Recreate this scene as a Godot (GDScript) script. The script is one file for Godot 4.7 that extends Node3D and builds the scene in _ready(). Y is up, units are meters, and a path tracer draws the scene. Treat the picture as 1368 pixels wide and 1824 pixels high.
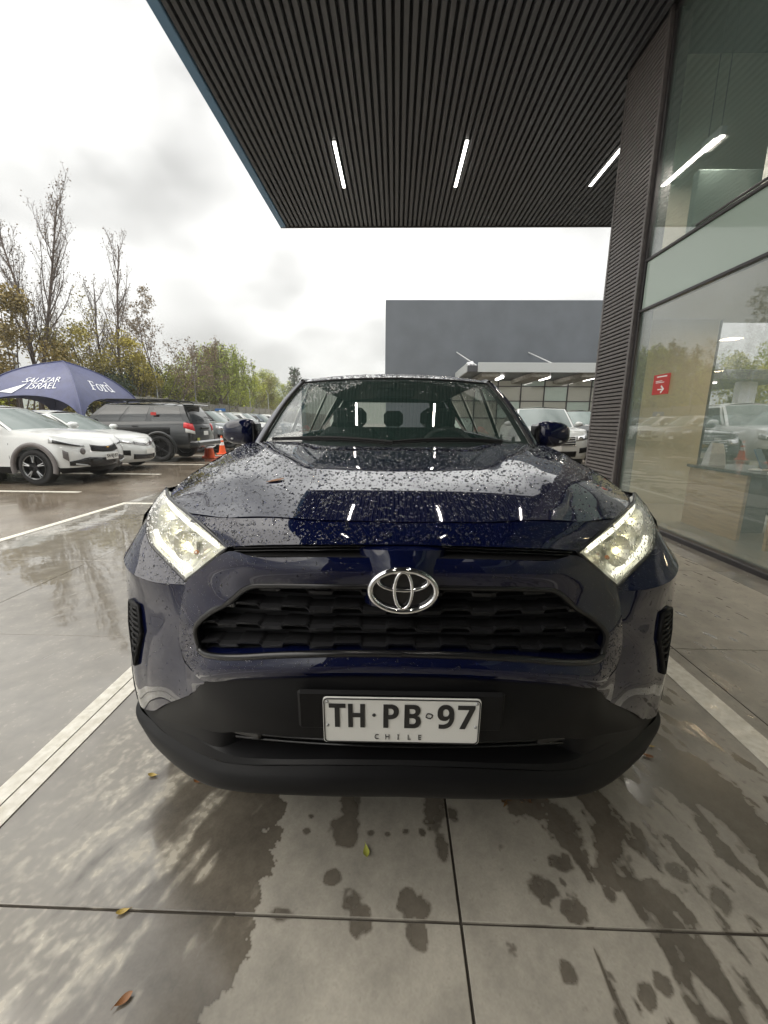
extends Node3D

var names := {}
var M := {}
var rng := RandomNumberGenerator.new()
var group_no := 1


# ---------- naming ----------
func numbered(called: String) -> String:
	if not names.has(called):
		names[called] = 0
		return called
	names[called] += 1
	return "%s_%03d" % [called, names[called]]


func thing(called: String, label: String, category: String, at := Vector3.ZERO, turn := 0.0, group := "") -> Node3D:
	var o := Node3D.new()
	o.name = numbered(called)
	add_child(o)
	o.position = at
	o.rotation.y = turn
	tag(o, label, category, group)
	return o


func tag(o: Node, label: String, category: String, group := "") -> void:
	o.set_meta("label", label)
	o.set_meta("category", category)
	if group:
		o.set_meta("group", group)


# one named mesh from a SurfaceTool or a Mesh; parts are numbered inside their parent
func obj(called: String, shape, m: Material, parent: Node = self) -> MeshInstance3D:
	var o := MeshInstance3D.new()
	if parent == self:
		o.name = numbered(called)
	else:
		var n: int = parent.get_meta("n_" + called, -1) + 1
		parent.set_meta("n_" + called, n)
		o.name = called if n == 0 else "%s_%03d" % [called, n]
	if shape is SurfaceTool:
		shape.generate_normals()
		o.mesh = shape.commit()
	else:
		o.mesh = shape
	o.material_override = m
	parent.add_child(o, true)
	return o


func structure(called: String, shape, m: Material) -> MeshInstance3D:
	var o := obj(called, shape, m)
	o.set_meta("kind", "structure")
	return o


func stuff(o: Node) -> Node:
	o.set_meta("kind", "stuff")
	return o


func scatter(called: String, mesh: Mesh, m: Material, places: Array, tints: Array, parent: Node) -> MultiMeshInstance3D:
	var mm := MultiMesh.new()
	mm.transform_format = MultiMesh.TRANSFORM_3D
	mm.use_colors = tints.size() > 0
	mm.mesh = mesh
	mm.instance_count = places.size()
	for i in places.size():
		mm.set_instance_transform(i, places[i])
		if tints.size():
			mm.set_instance_color(i, tints[i])
	var o := MultiMeshInstance3D.new()
	o.name = called
	o.multimesh = mm
	o.material_override = m
	parent.add_child(o, true)
	o.set_meta("kind", "stuff")
	return o


# ---------- shapes ----------
func mb() -> SurfaceTool:
	var st := SurfaceTool.new()
	st.begin(Mesh.PRIMITIVE_TRIANGLES)
	return st


func smooth(st: SurfaceTool) -> void:
	group_no += 1
	st.set_smooth_group(group_no)


func flat(st: SurfaceTool) -> void:
	st.set_smooth_group(-1)


func tri(st: SurfaceTool, a: Vector3, b: Vector3, c: Vector3) -> void:
	st.add_vertex(a)
	st.add_vertex(b)
	st.add_vertex(c)


func quad(st: SurfaceTool, a: Vector3, b: Vector3, c: Vector3, d: Vector3) -> void:
	tri(st, a, b, c)
	tri(st, a, c, d)


# rows of points -> quads; mirror also adds the other half of a car
func grid(st: SurfaceTool, rows: Array, mirror := false, soft := true) -> void:
	if soft:
		smooth(st)
	else:
		flat(st)
	for j in rows.size() - 1:
		for i in rows[j].size() - 1:
			quad(st, rows[j][i], rows[j][i + 1], rows[j + 1][i + 1], rows[j + 1][i])
	if mirror:
		if soft and absf(rows[0][0].x) > 0.002:
			smooth(st)
		for j in rows.size() - 1:
			for i in rows[j].size() - 1:
				quad(st, flip(rows[j + 1][i]), flip(rows[j + 1][i + 1]), flip(rows[j][i + 1]), flip(rows[j][i]))


func flip(p: Vector3) -> Vector3:
	return Vector3(-p.x, p.y, p.z)


func spline(p: Array, t: float):
	var n := p.size() - 1
	var k := clampi(int(floor(t * n)), 0, n - 1)
	var f := t * n - k
	var a = p[maxi(k - 1, 0)]
	var b = p[k]
	var c = p[k + 1]
	var d = p[mini(k + 2, n)]
	if k == 0:
		a = b + (b - c)
	if k == n - 1:
		d = c + (c - b)
	return 0.5 * ((2.0 * b) + (c - a) * f + (2.0 * a - 5.0 * b + 4.0 * c - d) * f * f + (3.0 * b - a - 3.0 * c + d) * f * f * f)


# value of a curve through (x, y) points
func along(p: Array, x: float) -> float:
	if x <= p[0].x:
		return p[0].y
	for i in p.size() - 1:
		if x <= p[i + 1].x:
			var f: float = (x - p[i].x) / maxf(p[i + 1].x - p[i].x, 1e-6)
			return lerpf(p[i].y, p[i + 1].y, f)
	return p[-1].y


func soft_along(p: Array, x: float) -> float:
	for i in p.size() - 1:
		if x <= p[i + 1].x or i == p.size() - 2:
			var f := clampf((x - p[i].x) / (p[i + 1].x - p[i].x), 0, 1)
			var h: float = p[i + 1].x - p[i].x
			var m0: float = slope_at(p, i) * h
			var m1: float = slope_at(p, i + 1) * h
			return (2 * f * f * f - 3 * f * f + 1) * p[i].y + (f * f * f - 2 * f * f + f) * m0 + (-2 * f * f * f + 3 * f * f) * p[i + 1].y + (f * f * f - f * f) * m1
	return p[0].y


func slope_at(p: Array, i: int) -> float:
	var a: int = maxi(i - 1, 0)
	var b: int = mini(i + 1, p.size() - 1)
	return (p[b].y - p[a].y) / (p[b].x - p[a].x)


# control rows (half a car: x, y, distance behind the nose) -> finer rows
func refine(rows: Array, nu: int, nv: int) -> Array:
	var fine := []
	for r in rows:
		var line := []
		for i in nu + 1:
			line.append(spline(r, float(i) / nu))
		fine.append(line)
	var out := []
	for j in nv + 1:
		var line := []
		for i in nu + 1:
			var col := []
			for r in fine:
				col.append(r[i])
			line.append(spline(col, float(j) / nv))
		out.append(line)
	return out


func v(x: float, y: float, s: float) -> Vector3:
	return Vector3(x, y, -s)


func box(st: SurfaceTool, lo: Vector3, hi: Vector3, ch := 0.0, xf := Transform3D.IDENTITY) -> void:
	flat(st)
	if ch <= 0.0:
		var p := []
		for k in 8:
			p.append(xf * Vector3(hi.x if k & 1 else lo.x, hi.y if k & 2 else lo.y, hi.z if k & 4 else lo.z))
		for f in [[0, 1, 3, 2], [5, 4, 6, 7], [4, 0, 2, 6], [1, 5, 7, 3], [2, 3, 7, 6], [4, 5, 1, 0]]:
			quad(st, p[f[3]], p[f[2]], p[f[1]], p[f[0]])
		return
	var c := (lo + hi) / 2
	var h := (hi - lo) / 2
	ch = minf(ch, minf(h.x, minf(h.y, h.z)) * 0.95)
	for ax in 3:
		var b := (ax + 1) % 3
		var d := (ax + 2) % 3
		for s in [-1.0, 1.0]:
			var q := []
			for k in [[-1, -1], [1, -1], [1, 1], [-1, 1]]:
				var p := Vector3.ZERO
				p[ax] = h[ax] * s
				p[b] = (h[b] - ch) * k[0]
				p[d] = (h[d] - ch) * k[1]
				q.append(xf * (c + p))
			if s < 0:
				quad(st, q[0], q[1], q[2], q[3])
			else:
				quad(st, q[3], q[2], q[1], q[0])
		for s in [-1.0, 1.0]:
			for t in [-1.0, 1.0]:
				var q := []
				for k in [[0, -1], [0, 1], [1, 1], [1, -1]]:
					var p := Vector3.ZERO
					p[b] = s * (h[b] - (ch if k[0] == 1 else 0.0))
					p[d] = t * (h[d] - (ch if k[0] == 0 else 0.0))
					p[ax] = k[1] * (h[ax] - ch)
					q.append(xf * (c + p))
				if s * t > 0:
					quad(st, q[0], q[1], q[2], q[3])
				else:
					quad(st, q[3], q[2], q[1], q[0])
	for k in 8:
		var s := Vector3(1 if k & 1 else -1, 1 if k & 2 else -1, 1 if k & 4 else -1)
		var a := xf * (c + s * Vector3(h.x, h.y - ch, h.z - ch))
		var b2 := xf * (c + s * Vector3(h.x - ch, h.y, h.z - ch))
		var d2 := xf * (c + s * Vector3(h.x - ch, h.y - ch, h.z))
		if s.x * s.y * s.z > 0:
			tri(st, a, d2, b2)
		else:
			tri(st, a, b2, d2)


func tube(st: SurfaceTool, pts: Array, radii: Array, n := 8, caps := true) -> void:
	smooth(st)
	var rings := []
	var side := Vector3.ZERO
	for i in pts.size():
		var d: Vector3 = (pts[mini(i + 1, pts.size() - 1)] - pts[maxi(i - 1, 0)]).normalized()
		if side == Vector3.ZERO:
			side = d.cross(Vector3.UP if absf(d.y) < 0.9 else Vector3.RIGHT).normalized()
		side = (side - d * side.dot(d)).normalized()
		var up := d.cross(side)
		var ring := []
		for k in n + 1:
			var a := TAU * (k % n) / n
			ring.append(pts[i] + (side * cos(a) + up * sin(a)) * radii[mini(i, radii.size() - 1)])
		rings.append(ring)
	for j in rings.size() - 1:
		for i in n:
			quad(st, rings[j][i], rings[j + 1][i], rings[j + 1][i + 1], rings[j][i + 1])
	if caps:
		flat(st)
		for k in n:
			tri(st, pts[0], rings[0][k], rings[0][k + 1])
			tri(st, pts[-1], rings[-1][k + 1], rings[-1][k])


# profile of (radius, height) turned about the y axis of xf
func lathe(st: SurfaceTool, prof: Array, n: int, xf := Transform3D.IDENTITY, soft := true) -> void:
	if soft:
		smooth(st)
	else:
		flat(st)
	for j in prof.size() - 1:
		for i in n:
			var q := []
			for k in [[j, i], [j + 1, i], [j + 1, i + 1], [j, i + 1]]:
				var a: float = TAU * (k[1] % n) / n
				q.append(xf * Vector3(cos(a) * prof[k[0]].x, prof[k[0]].y, sin(a) * prof[k[0]].x))
			quad(st, q[0], q[1], q[2], q[3])


# outline in the xy plane of xf, from z = 0 back to z = -depth
func prism(st: SurfaceTool, poly: PackedVector2Array, depth: float, xf := Transform3D.IDENTITY) -> void:
	flat(st)
	var t := Geometry2D.triangulate_polygon(poly)
	for k in range(0, t.size(), 3):
		var a := poly[t[k]]
		var b := poly[t[k + 1]]
		var c := poly[t[k + 2]]
		if (b - a).cross(c - a) > 0:
			var w := b
			b = c
			c = w
		tri(st, xf * Vector3(a.x, a.y, 0), xf * Vector3(b.x, b.y, 0), xf * Vector3(c.x, c.y, 0))
		tri(st, xf * Vector3(a.x, a.y, -depth), xf * Vector3(c.x, c.y, -depth), xf * Vector3(b.x, b.y, -depth))
	var turn := 0.0
	for k in poly.size():
		turn += poly[k].cross(poly[(k + 1) % poly.size()])
	for k in poly.size():
		var a := poly[k]
		var b := poly[(k + 1) % poly.size()]
		if turn < 0:
			var w := a
			a = b
			b = w
		quad(st, xf * Vector3(a.x, a.y, 0), xf * Vector3(b.x, b.y, 0), xf * Vector3(b.x, b.y, -depth), xf * Vector3(a.x, a.y, -depth))


# lettering as a mesh, each point moved by the callable (x, y centred in metres, z forward)
func letters(text: String, size: float, depth: float, face: String, place: Callable, bold := false) -> ArrayMesh:
	var tm := TextMesh.new()
	var f := SystemFont.new()
	f.font_names = PackedStringArray([face])
	if bold:
		f.font_weight = 700
	tm.font = f
	tm.text = text
	tm.font_size = 64
	tm.pixel_size = size / 64.0
	tm.depth = depth
	tm.curve_step = 1.5
	tm.horizontal_alignment = HORIZONTAL_ALIGNMENT_CENTER
	tm.vertical_alignment = VERTICAL_ALIGNMENT_CENTER
	var a := tm.get_mesh_arrays()
	var p: PackedVector3Array = a[Mesh.ARRAY_VERTEX]
	var ix = a[Mesh.ARRAY_INDEX]
	var st := mb()
	flat(st)
	var order: Array = range(p.size()) if ix == null else Array(ix)
	for k in order:
		st.add_vertex(place.call(p[k]))
	st.generate_normals()
	return st.commit()


# ---------- materials ----------
func mat(called: String, r: float, g: float, b: float, rough := 0.6, metal := 0.0) -> StandardMaterial3D:
	var m := StandardMaterial3D.new()
	m.resource_name = called
	m.albedo_color = Color(r, g, b).linear_to_srgb()
	m.roughness = rough
	m.metallic = metal
	M[called] = m
	return m


func paint(called: String, r: float, g: float, b: float, rough := 0.35, metal := 0.0) -> StandardMaterial3D:
	var m := mat(called, r, g, b, rough, metal)
	m.clearcoat_enabled = true
	m.clearcoat = 1.0
	m.clearcoat_roughness = 0.02
	return m


func pane(called: String, r: float, g: float, b: float, alpha: float) -> StandardMaterial3D:
	var m := mat(called, r, g, b, 0.0)
	m.transparency = BaseMaterial3D.TRANSPARENCY_ALPHA
	m.albedo_color.a = alpha
	m.metallic_specular = 0.5
	return m


func glow(called: String, r: float, g: float, b: float, energy: float) -> StandardMaterial3D:
	var m := mat(called, 0.8, 0.8, 0.8, 0.4)
	m.emission_enabled = true
	m.emission = Color(r, g, b)
	m.emission_energy_multiplier = energy
	return m


func noise(freq: float, octaves: int, sd: int, kind := FastNoiseLite.TYPE_SIMPLEX_SMOOTH) -> FastNoiseLite:
	var n := FastNoiseLite.new()
	n.noise_type = kind
	n.frequency = freq
	n.fractal_octaves = octaves
	n.fractal_type = FastNoiseLite.FRACTAL_FBM
	n.seed = sd
	return n


func noise_tex(freq: float, octaves: int, sd: int, low: Color, high: Color, size := 512) -> NoiseTexture2D:
	var t := NoiseTexture2D.new()
	t.width = size
	t.height = size
	t.seamless = true
	t.noise = noise(freq, octaves, sd)
	var g := Gradient.new()
	g.set_color(0, low)
	g.set_color(1, high)
	t.color_ramp = g
	return t


func grained(m: StandardMaterial3D, tex: Texture2D, scale: float, rough: Texture2D = null) -> void:
	m.albedo_texture = tex
	m.uv1_triplanar = true
	m.uv1_world_triplanar = true
	m.uv1_scale = Vector3.ONE * scale
	if rough:
		m.roughness_texture = rough
		m.roughness_texture_channel = BaseMaterial3D.TEXTURE_CHANNEL_RED


func make_materials() -> void:
	paint("navy_paint", 0.0025, 0.0045, 0.027, 0.04, 0.0)
	M.navy_paint.metallic_specular = 0.14
	mat("joint_sand", 0.060, 0.052, 0.043, 0.9)
	mat("grille_black", 0.026, 0.026, 0.028, 0.24)
	mat("black_plastic", 0.008, 0.008, 0.009, 0.46)
	M.black_plastic.metallic_specular = 0.30
	grained(M.black_plastic, noise_tex(0.15, 3, 5, Color(0.78, 0.78, 0.78), Color(1, 1, 1)), 3.0)
	mat("gloss_black", 0.012, 0.012, 0.013, 0.18)
	mat("dull_black", 0.008, 0.008, 0.009, 0.7)
	mat("chrome", 0.82, 0.82, 0.83, 0.06, 1.0)
	mat("reflector", 0.72, 0.72, 0.66, 0.30, 0.85)
	mat("rubber", 0.015, 0.015, 0.016, 0.75)
	mat("alloy", 0.45, 0.46, 0.47, 0.28, 0.9)
	mat("dark_alloy", 0.02, 0.02, 0.022, 0.3, 0.4)
	mat("orange_lens", 0.55, 0.20, 0.06, 0.2)
	mat("seat_cloth", 0.02, 0.02, 0.022, 0.85)
	mat("cabin_grey", 0.05, 0.05, 0.052, 0.7)
	mat("cabin_black", 0.012, 0.012, 0.013, 0.6)
	pane("lamp_lens", 0.95, 0.95, 0.92, 0.04)
	pane("car_glass", 0.05, 0.12, 0.10, 0.22)
	pane("windscreen_glass", 0.08, 0.16, 0.14, 0.10)
	pane("window_glass", 0.3, 0.42, 0.38, 0.10)
	var w := mat("water", 1, 1, 1, 0.0)
	w.refraction_enabled = true
	w.refraction_scale = 0.033
	w.transparency = BaseMaterial3D.TRANSPARENCY_ALPHA
	w.albedo_color.a = 0.0
	paint("white_paint", 0.66, 0.67, 0.66, 0.4)
	paint("pearl_paint", 0.60, 0.615, 0.60, 0.4)
	paint("black_paint", 0.012, 0.013, 0.014, 0.3, 0.2)
	paint("charcoal_paint", 0.014, 0.016, 0.018, 0.35, 0.3)
	paint("grey_paint", 0.13, 0.15, 0.155, 0.4, 0.3)
	paint("silver_paint", 0.42, 0.43, 0.43, 0.35, 0.5)
	paint("blue_grey_paint", 0.10, 0.13, 0.16, 0.35, 0.3)
	mat("tinted_window", 0.10, 0.135, 0.125, 0.03)  # pale teal in the colour stands in for sky mirrored in the glass
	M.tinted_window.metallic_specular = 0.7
	mat("dark_window", 0.012, 0.015, 0.016, 0.03)
	M.dark_window.metallic_specular = 0.7
	mat("tail_red", 0.55, 0.015, 0.02, 0.12)
	mat("tail_clear", 0.6, 0.6, 0.58, 0.12)
	mat("plate_white", 0.78, 0.78, 0.75, 0.35)
	mat("plate_black", 0.015, 0.015, 0.016, 0.4)
	mat("gold", 0.75, 0.45, 0.12, 0.25, 0.9)
	mat("slat_metal", 0.054, 0.056, 0.062, 0.42)
	mat("soffit_black", 0.006, 0.006, 0.007, 0.8)
	mat("fascia_blue", 0.12, 0.24, 0.38, 0.4)
	mat("frame_dark", 0.035, 0.032, 0.034, 0.4)
	mat("louvre_metal", 0.165, 0.15, 0.148, 0.4)
	grained(M.louvre_metal, noise_tex(0.02, 3, 9, Color(0.85, 0.85, 0.85), Color(1, 1, 1)), 0.8)
	mat("spandrel_glass", 0.44, 0.54, 0.48, 0.04)
	mat("beige_wall", 0.54, 0.49, 0.35, 0.8)
	mat("olive_wall", 0.46, 0.44, 0.35, 0.85)
	mat("plaster", 0.55, 0.55, 0.50, 0.85)
	mat("room_dark", 0.10, 0.105, 0.10, 0.7)
	mat("wood_light", 0.60, 0.40, 0.19, 0.45)
	grained(M.wood_light, noise_tex(0.01, 4, 12, Color(0.82, 0.78, 0.72), Color(1, 1, 1)), 1.0)
	M.wood_light.uv1_scale = Vector3(0.4, 5.0, 0.4)
	mat("desk_top", 0.02, 0.02, 0.022, 0.15)
	mat("floor_tile", 0.42, 0.40, 0.35, 0.12)
	mat("sofa_leather", 0.015, 0.015, 0.017, 0.35)
	mat("sign_red", 0.50, 0.035, 0.03, 0.4)
	mat("sign_white", 0.85, 0.85, 0.83, 0.5)
	mat("card_blue", 0.06, 0.42, 0.62, 0.4)
	mat("screen_blue", 0.22, 0.35, 0.50, 0.2)
	mat("road_paint", 0.86, 0.84, 0.77, 0.4)
	grained(M.road_paint, noise_tex(0.03, 4, 21, Color(0.84, 0.83, 0.80), Color(1, 1, 1)), 1.3, noise_tex(0.02, 3, 22, Color(0.25, 0.25, 0.25), Color(1, 1, 1)))
	M.road_paint.roughness = 0.7
	mat("grey_cladding", 0.115, 0.13, 0.15, 0.5)
	grained(M.grey_cladding, noise_tex(0.008, 4, 31, Color(0.9, 0.9, 0.9), Color(1, 1, 1)), 0.15)
	mat("pale_steel", 0.40, 0.42, 0.42, 0.45)
	mat("green_panel", 0.22, 0.28, 0.25, 0.2)
	mat("far_glass", 0.42, 0.43, 0.37, 0.05)
	mat("wall_concrete", 0.36, 0.35, 0.31, 0.85)
	grained(M.wall_concrete, noise_tex(0.02, 4, 41, Color(0.7, 0.69, 0.66), Color(1, 1, 1)), 0.4)
	mat("tent_cloth", 0.062, 0.074, 0.185, 0.45)
	grained(M.tent_cloth, noise_tex(0.012, 3, 51, Color(0.82, 0.82, 0.82), Color(1, 1, 1)), 0.5)
	mat("letter_white", 0.82, 0.83, 0.86, 0.5)
	mat("cone_orange", 0.90, 0.13, 0.03, 0.4)
	mat("cone_white", 0.82, 0.82, 0.8, 0.35)
	mat("galvanised", 0.42, 0.43, 0.44, 0.4, 0.6)
	mat("sign_blue", 0.05, 0.20, 0.55, 0.4)
	mat("bark", 0.20, 0.16, 0.145, 0.9)
	grained(M.bark, noise_tex(0.06, 4, 61, Color(0.6, 0.58, 0.55), Color(1, 1, 1)), 1.5)
	var lf := mat("leaf", 1, 1, 1, 0.55)
	lf.vertex_color_use_as_albedo = true
	lf.backlight_enabled = true
	lf.backlight = Color(0.5, 0.5, 0.4)
	mat("fallen_leaf", 0.42, 0.30, 0.07, 0.5)
	mat("fallen_leaf_brown", 0.24, 0.10, 0.03, 0.5)
	mat("fallen_leaf_green", 0.40, 0.42, 0.08, 0.5)
	mat("hill_green", 0.10, 0.125, 0.085, 0.95)
	glow("strip_glow", 1.0, 0.98, 0.95, 5.0)
	glow("round_glow", 1.0, 0.82, 0.45, 1.2)
	glow("drl_glow", 1.0, 0.99, 0.90, 0.65)
	glow("headlight_glow", 1.0, 0.96, 0.72, 1.6)


# ---------- sky, sun, camera ----------
func make_sky() -> void:
	var w := 1024
	var h := 512
	var a := noise(1.1, 5, 7)
	var b := noise(2.6, 5, 19)
	var data := PackedFloat32Array()
	data.resize(w * h * 3)
	# thin places in the cloud: direction (sideways, up, ahead) and width
	var gaps := [[Vector3(-0.86, 0.48, -0.78), 0.20, 0.34], [Vector3(-0.36, 0.40, -0.9), 0.15, 0.5], [Vector3(0.22, 0.34, -0.92), 0.36, 0.75], [Vector3(0.7, 0.6, 0.6), 0.28, 0.6], [Vector3(-0.7, 0.5, 0.7), 0.25, 0.5], [Vector3(0.1, 1.0, 0.1), 0.3, 0.4], [Vector3(0.9, 0.5, -0.1), 0.22, 0.6], [Vector3(-1.0, 0.45, 0.1), 0.2, 0.4], [Vector3(0.0, 0.45, 1.0), 0.25, 0.6]]
	for y in h:
		var lat := (0.5 - (y + 0.5) / h) * PI
		for x in w:
			var lon := ((x + 0.5) / w - 0.5) * TAU
			var d := Vector3(sin(lon) * cos(lat), sin(lat), -cos(lon) * cos(lat))
			var q := d * Vector3(1, 1.9, 1)
			var k := a.get_noise_3dv(q) * 0.65 + b.get_noise_3dv(q + Vector3(4, 1, 2)) * 0.3
			var g := 0.0
			for o in gaps:
				var e: float = d.distance_to(o[0].normalized()) / o[1]
				e += b.get_noise_3dv(q * 1.3) * 0.8
				g = maxf(g, exp(-e * e) * float(o[2]))
			var up := clampf(d.y, 0, 1)
			var l := (0.305 + 0.08 * up + 0.68 * smoothstep(0.55, 1.0, up)) * (1.0 + k * 1.3) + g
			l = clampf(l, 0.23, 1.4)
			var i := (y * w + x) * 3
			data[i] = l * 1.0
			data[i + 1] = l * 0.998
			data[i + 2] = l * (0.965 + 0.03 * clampf(1.0 - l, 0, 1))
	var im := Image.create_from_data(w, h, false, Image.FORMAT_RGBF, data.to_byte_array())
	var p := PanoramaSkyMaterial.new()
	p.panorama = ImageTexture.create_from_image(im)
	var s := Sky.new()
	s.sky_material = p
	var e := Environment.new()
	e.background_mode = Environment.BG_SKY
	e.sky = s
	e.background_energy_multiplier = 1.0
	e.tonemap_mode = Environment.TONE_MAPPER_LINEAR
	e.tonemap_exposure = 2.3
	e.sdfgi_enabled = true
	e.ssao_enabled = true
	e.ssil_enabled = true
	e.fog_enabled = true
	e.fog_density = 0.0014
	e.fog_light_color = Color(0.86, 0.87, 0.86)
	var we := WorldEnvironment.new()
	we.name = "world_environment"
	we.environment = e
	add_child(we)
	var sun := DirectionalLight3D.new()
	sun.name = "sun"
	sun.light_energy = 0.32
	sun.light_angular_distance = 70.0
	sun.light_color = Color(1.0, 0.97, 0.92)
	sun.shadow_enabled = true
	add_child(sun)
	sun.look_at_from_position(Vector3(-9, 11, 3), Vector3.ZERO, Vector3.UP)


func make_camera() -> void:
	var c := Camera3D.new()
	c.name = "camera"
	c.fov = rad_to_deg(2.0 * atan(912.0 / 740.0))
	c.near = 0.05
	c.far = 2000.0
	add_child(c)
	c.position = Vector3(0, 1.25, 0)
	# turned a little to the left of the parking bay, pitched down, rolled half a degree
	var b := Basis(Vector3.UP, CAM_YAW) * Basis(Vector3.RIGHT, -atan(160.0 / 740.0)) * Basis(Vector3.BACK, CAM_ROLL)
	c.basis = b
	c.current = true


const CAM_YAW := 0.025957
const CAM_ROLL := 0.0084


# ---------- ground ----------
# what the rain left on the concrete, in metres: 7 m by 7 m from x = -4.2, z = -6.6
func make_concrete() -> StandardMaterial3D:
	var n := 1792
	var big := noise(0.0055, 4, 101).get_image(n, n, false, false, true).get_data()
	var mid := noise(0.022, 4, 102).get_image(n, n, false, false, true).get_data()
	var fine := noise(0.11, 3, 103).get_image(n, n, false, false, true).get_data()
	var vein := noise(0.016, 5, 104).get_image(n, n, false, false, true).get_data()
	# drips and splashes: x, z, radius, stretch along z
	var dice := RandomNumberGenerator.new()
	dice.seed = 9
	var spots := [[-0.13, -1.17, 0.035, 2.2], [-0.14, -1.06, 0.042, 1.1], [-0.26, -1.05, 0.011, 1.0], [-0.255, -1.1, 0.009, 1.0], [-0.06, -1.05, 0.012, 1.0], [-0.01, -1.05, 0.011, 1.0], [0.05, -1.06, 0.013, 1.0], [0.10, -1.06, 0.013, 1.0], [-0.16, -0.92, 0.025, 0.7], [-0.28, -0.83, 0.035, 0.6], [-0.105, -0.86, 0.032, 1.1], [-0.08, -0.815, 0.03, 1.0], [0.05, -0.86, 0.03, 1.2], [0.085, -0.855, 0.028, 1.0], [0.065, -0.795, 0.028, 1.2], [0.145, -1.13, 0.035, 2.4], [0.155, -1.02, 0.02, 2.6], [0.20, -1.12, 0.02, 1.4], [0.5, -0.98, 0.032, 1.0], [0.43, -0.905, 0.045, 0.9], [0.48, -0.86, 0.04, 0.8], [0.71, -0.9, 0.05, 1.0], [0.62, -0.95, 0.035, 1.2], [0.56, -0.99, 0.02, 1.0], [0.6, -0.9, 0.018, 1.3], [0.66, -1.02, 0.03, 1.5], [0.82, -0.97, 0.035, 1.0], [0.9, -0.9, 0.03, 1.1], [0.47, -1.17, 0.07, 0.7], [0.42, -0.73, 0.02, 1.2], [0.58, -0.7, 0.018, 1.4], [0.5, -0.66, 0.016, 1.0], [0.63, -0.72, 0.02, 1.2], [0.55, -1.1, 0.05, 1.6]]
	# wet bands under the right of the car: from, to, half width
	var bands := [[Vector2(0.70, -1.45), Vector2(0.69, -0.86), 0.05], [Vector2(0.98, -1.5), Vector2(1.22, -0.9), 0.13], [Vector2(0.72, -0.82), Vector2(0.78, -0.5), 0.06], [Vector2(0.84, -1.25), Vector2(0.80, -1.0), 0.03]]
	var col := PackedByteArray()
	col.resize(n * n * 3)
	var rgh := PackedByteArray()
	rgh.resize(n * n)
	var cell := 7.0 / n
	for j in n:
		var z := -6.6 + (j + 0.5) * cell
		for i in n:
			var x := -4.2 + (i + 0.5) * cell
			var k := j * n + i
			var b := big[k] / 255.0
			var m := mid[k] / 255.0
			var f := fine[k] / 255.0
			# streaks left by tyres and brooms, drawn out along one diagonal
			var lx := 0.34 if x < 0.3 else -0.15
			var su := int((x * 0.94 + z * lx) * 760.0 + 9000.0) % n
			var sv := int((x * lx - z * 0.94) * 190.0 + 9000.0) % n
			var s := vein[sv * n + su] / 255.0
			var wob := (m - 0.5) * 0.22 + (f - 0.5) * 0.05
			var wet := 0.0
			var film := 0.0
			if x < -0.36 + wob * 0.5:
				wet = 1.0
				film = clampf((-0.60 - x + (s - 0.5) * 0.7 + (m - 0.5) * 0.25) * 5.0, 0.0, 1.0)
			elif x > 0.34:
				for q in bands:
					var e: Vector2 = q[1] - q[0]
					var t := clampf((Vector2(x, z) - q[0]).dot(e) / e.length_squared(), 0, 1)
					var dd: float = Vector2(x, z).distance_to(q[0] + e * t)
					wet = maxf(wet, clampf((q[2] + wob * 0.6 + (s - 0.5) * 0.16 - dd) * 40.0 + 0.5, 0, 1))
				if x > 0.5:
					wet = maxf(wet, clampf((s + (m - 0.5) * 0.4 + clampf((x - 0.5) * 0.25, 0, 0.12) - 0.70 - 0.17 * smoothstep(1.2, 1.5, x)) * 14.0, 0, 1))
			# small splashes between the larger marks
			var m2 := mid[((j * 2 + 700) % n) * n + (i * 2 + 300) % n] / 255.0
			if x > 0.25:
				wet = maxf(wet, 0.85 * clampf((m2 + (f - 0.5) * 0.2 - 0.80 + 0.06 * clampf(x - 0.25, 0, 1)) * 12.0, 0, 1))
			elif x > -0.36:
				wet = maxf(wet, 0.55 * clampf((m2 + (f - 0.5) * 0.3 - 0.90) * 10.0, 0, 1))
			if z > -1.4:
				for q in spots:
					var dx: float = (x - q[0]) / q[2]
					if absf(dx) < 2.2:
						var dz: float = (z - q[1]) / (q[2] * q[3])
						var ee := sqrt(dx * dx + dz * dz) - 1.0 - (m - 0.5) * 1.3 - (f - 0.5) * 0.7 - (s - 0.5) * 0.6
						wet = maxf(wet, 0.92 * clampf(0.5 - ee * 5.0, 0, 1))
			if z < -1.9 and x > -0.36 and x < 1.2:
				wet = maxf(wet, clampf((b - 0.45) * 8.0, 0, 1))
			var pool := clampf((-1.05 - x + (b - 0.5) * 0.5 + clampf(-1.4 - z, 0, 0.6) * 0.3) * 4.0, 0, 1)
			var tone := 0.82 + (m - 0.5) * 0.34 + (f - 0.5) * 0.18 + (b - 0.5) * 0.26 + (s - 0.5) * 0.12
			tone *= 1.0 + (dice.randf() - 0.5) * 0.13
			if f > 0.78:
				tone *= 0.88
			var dry := Vector3(0.425, 0.395, 0.335) * tone
			var damp := Vector3(0.170, 0.148, 0.118) * (0.82 + (m - 0.5) * 0.5 + (f - 0.5) * 0.2 + (dice.randf() - 0.5) * 0.14)
			var c := dry.lerp(damp, wet)
			var r := lerpf(0.72 + (f - 0.5) * 0.2, 0.22 - (m - 0.5) * 0.15, wet)
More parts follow.
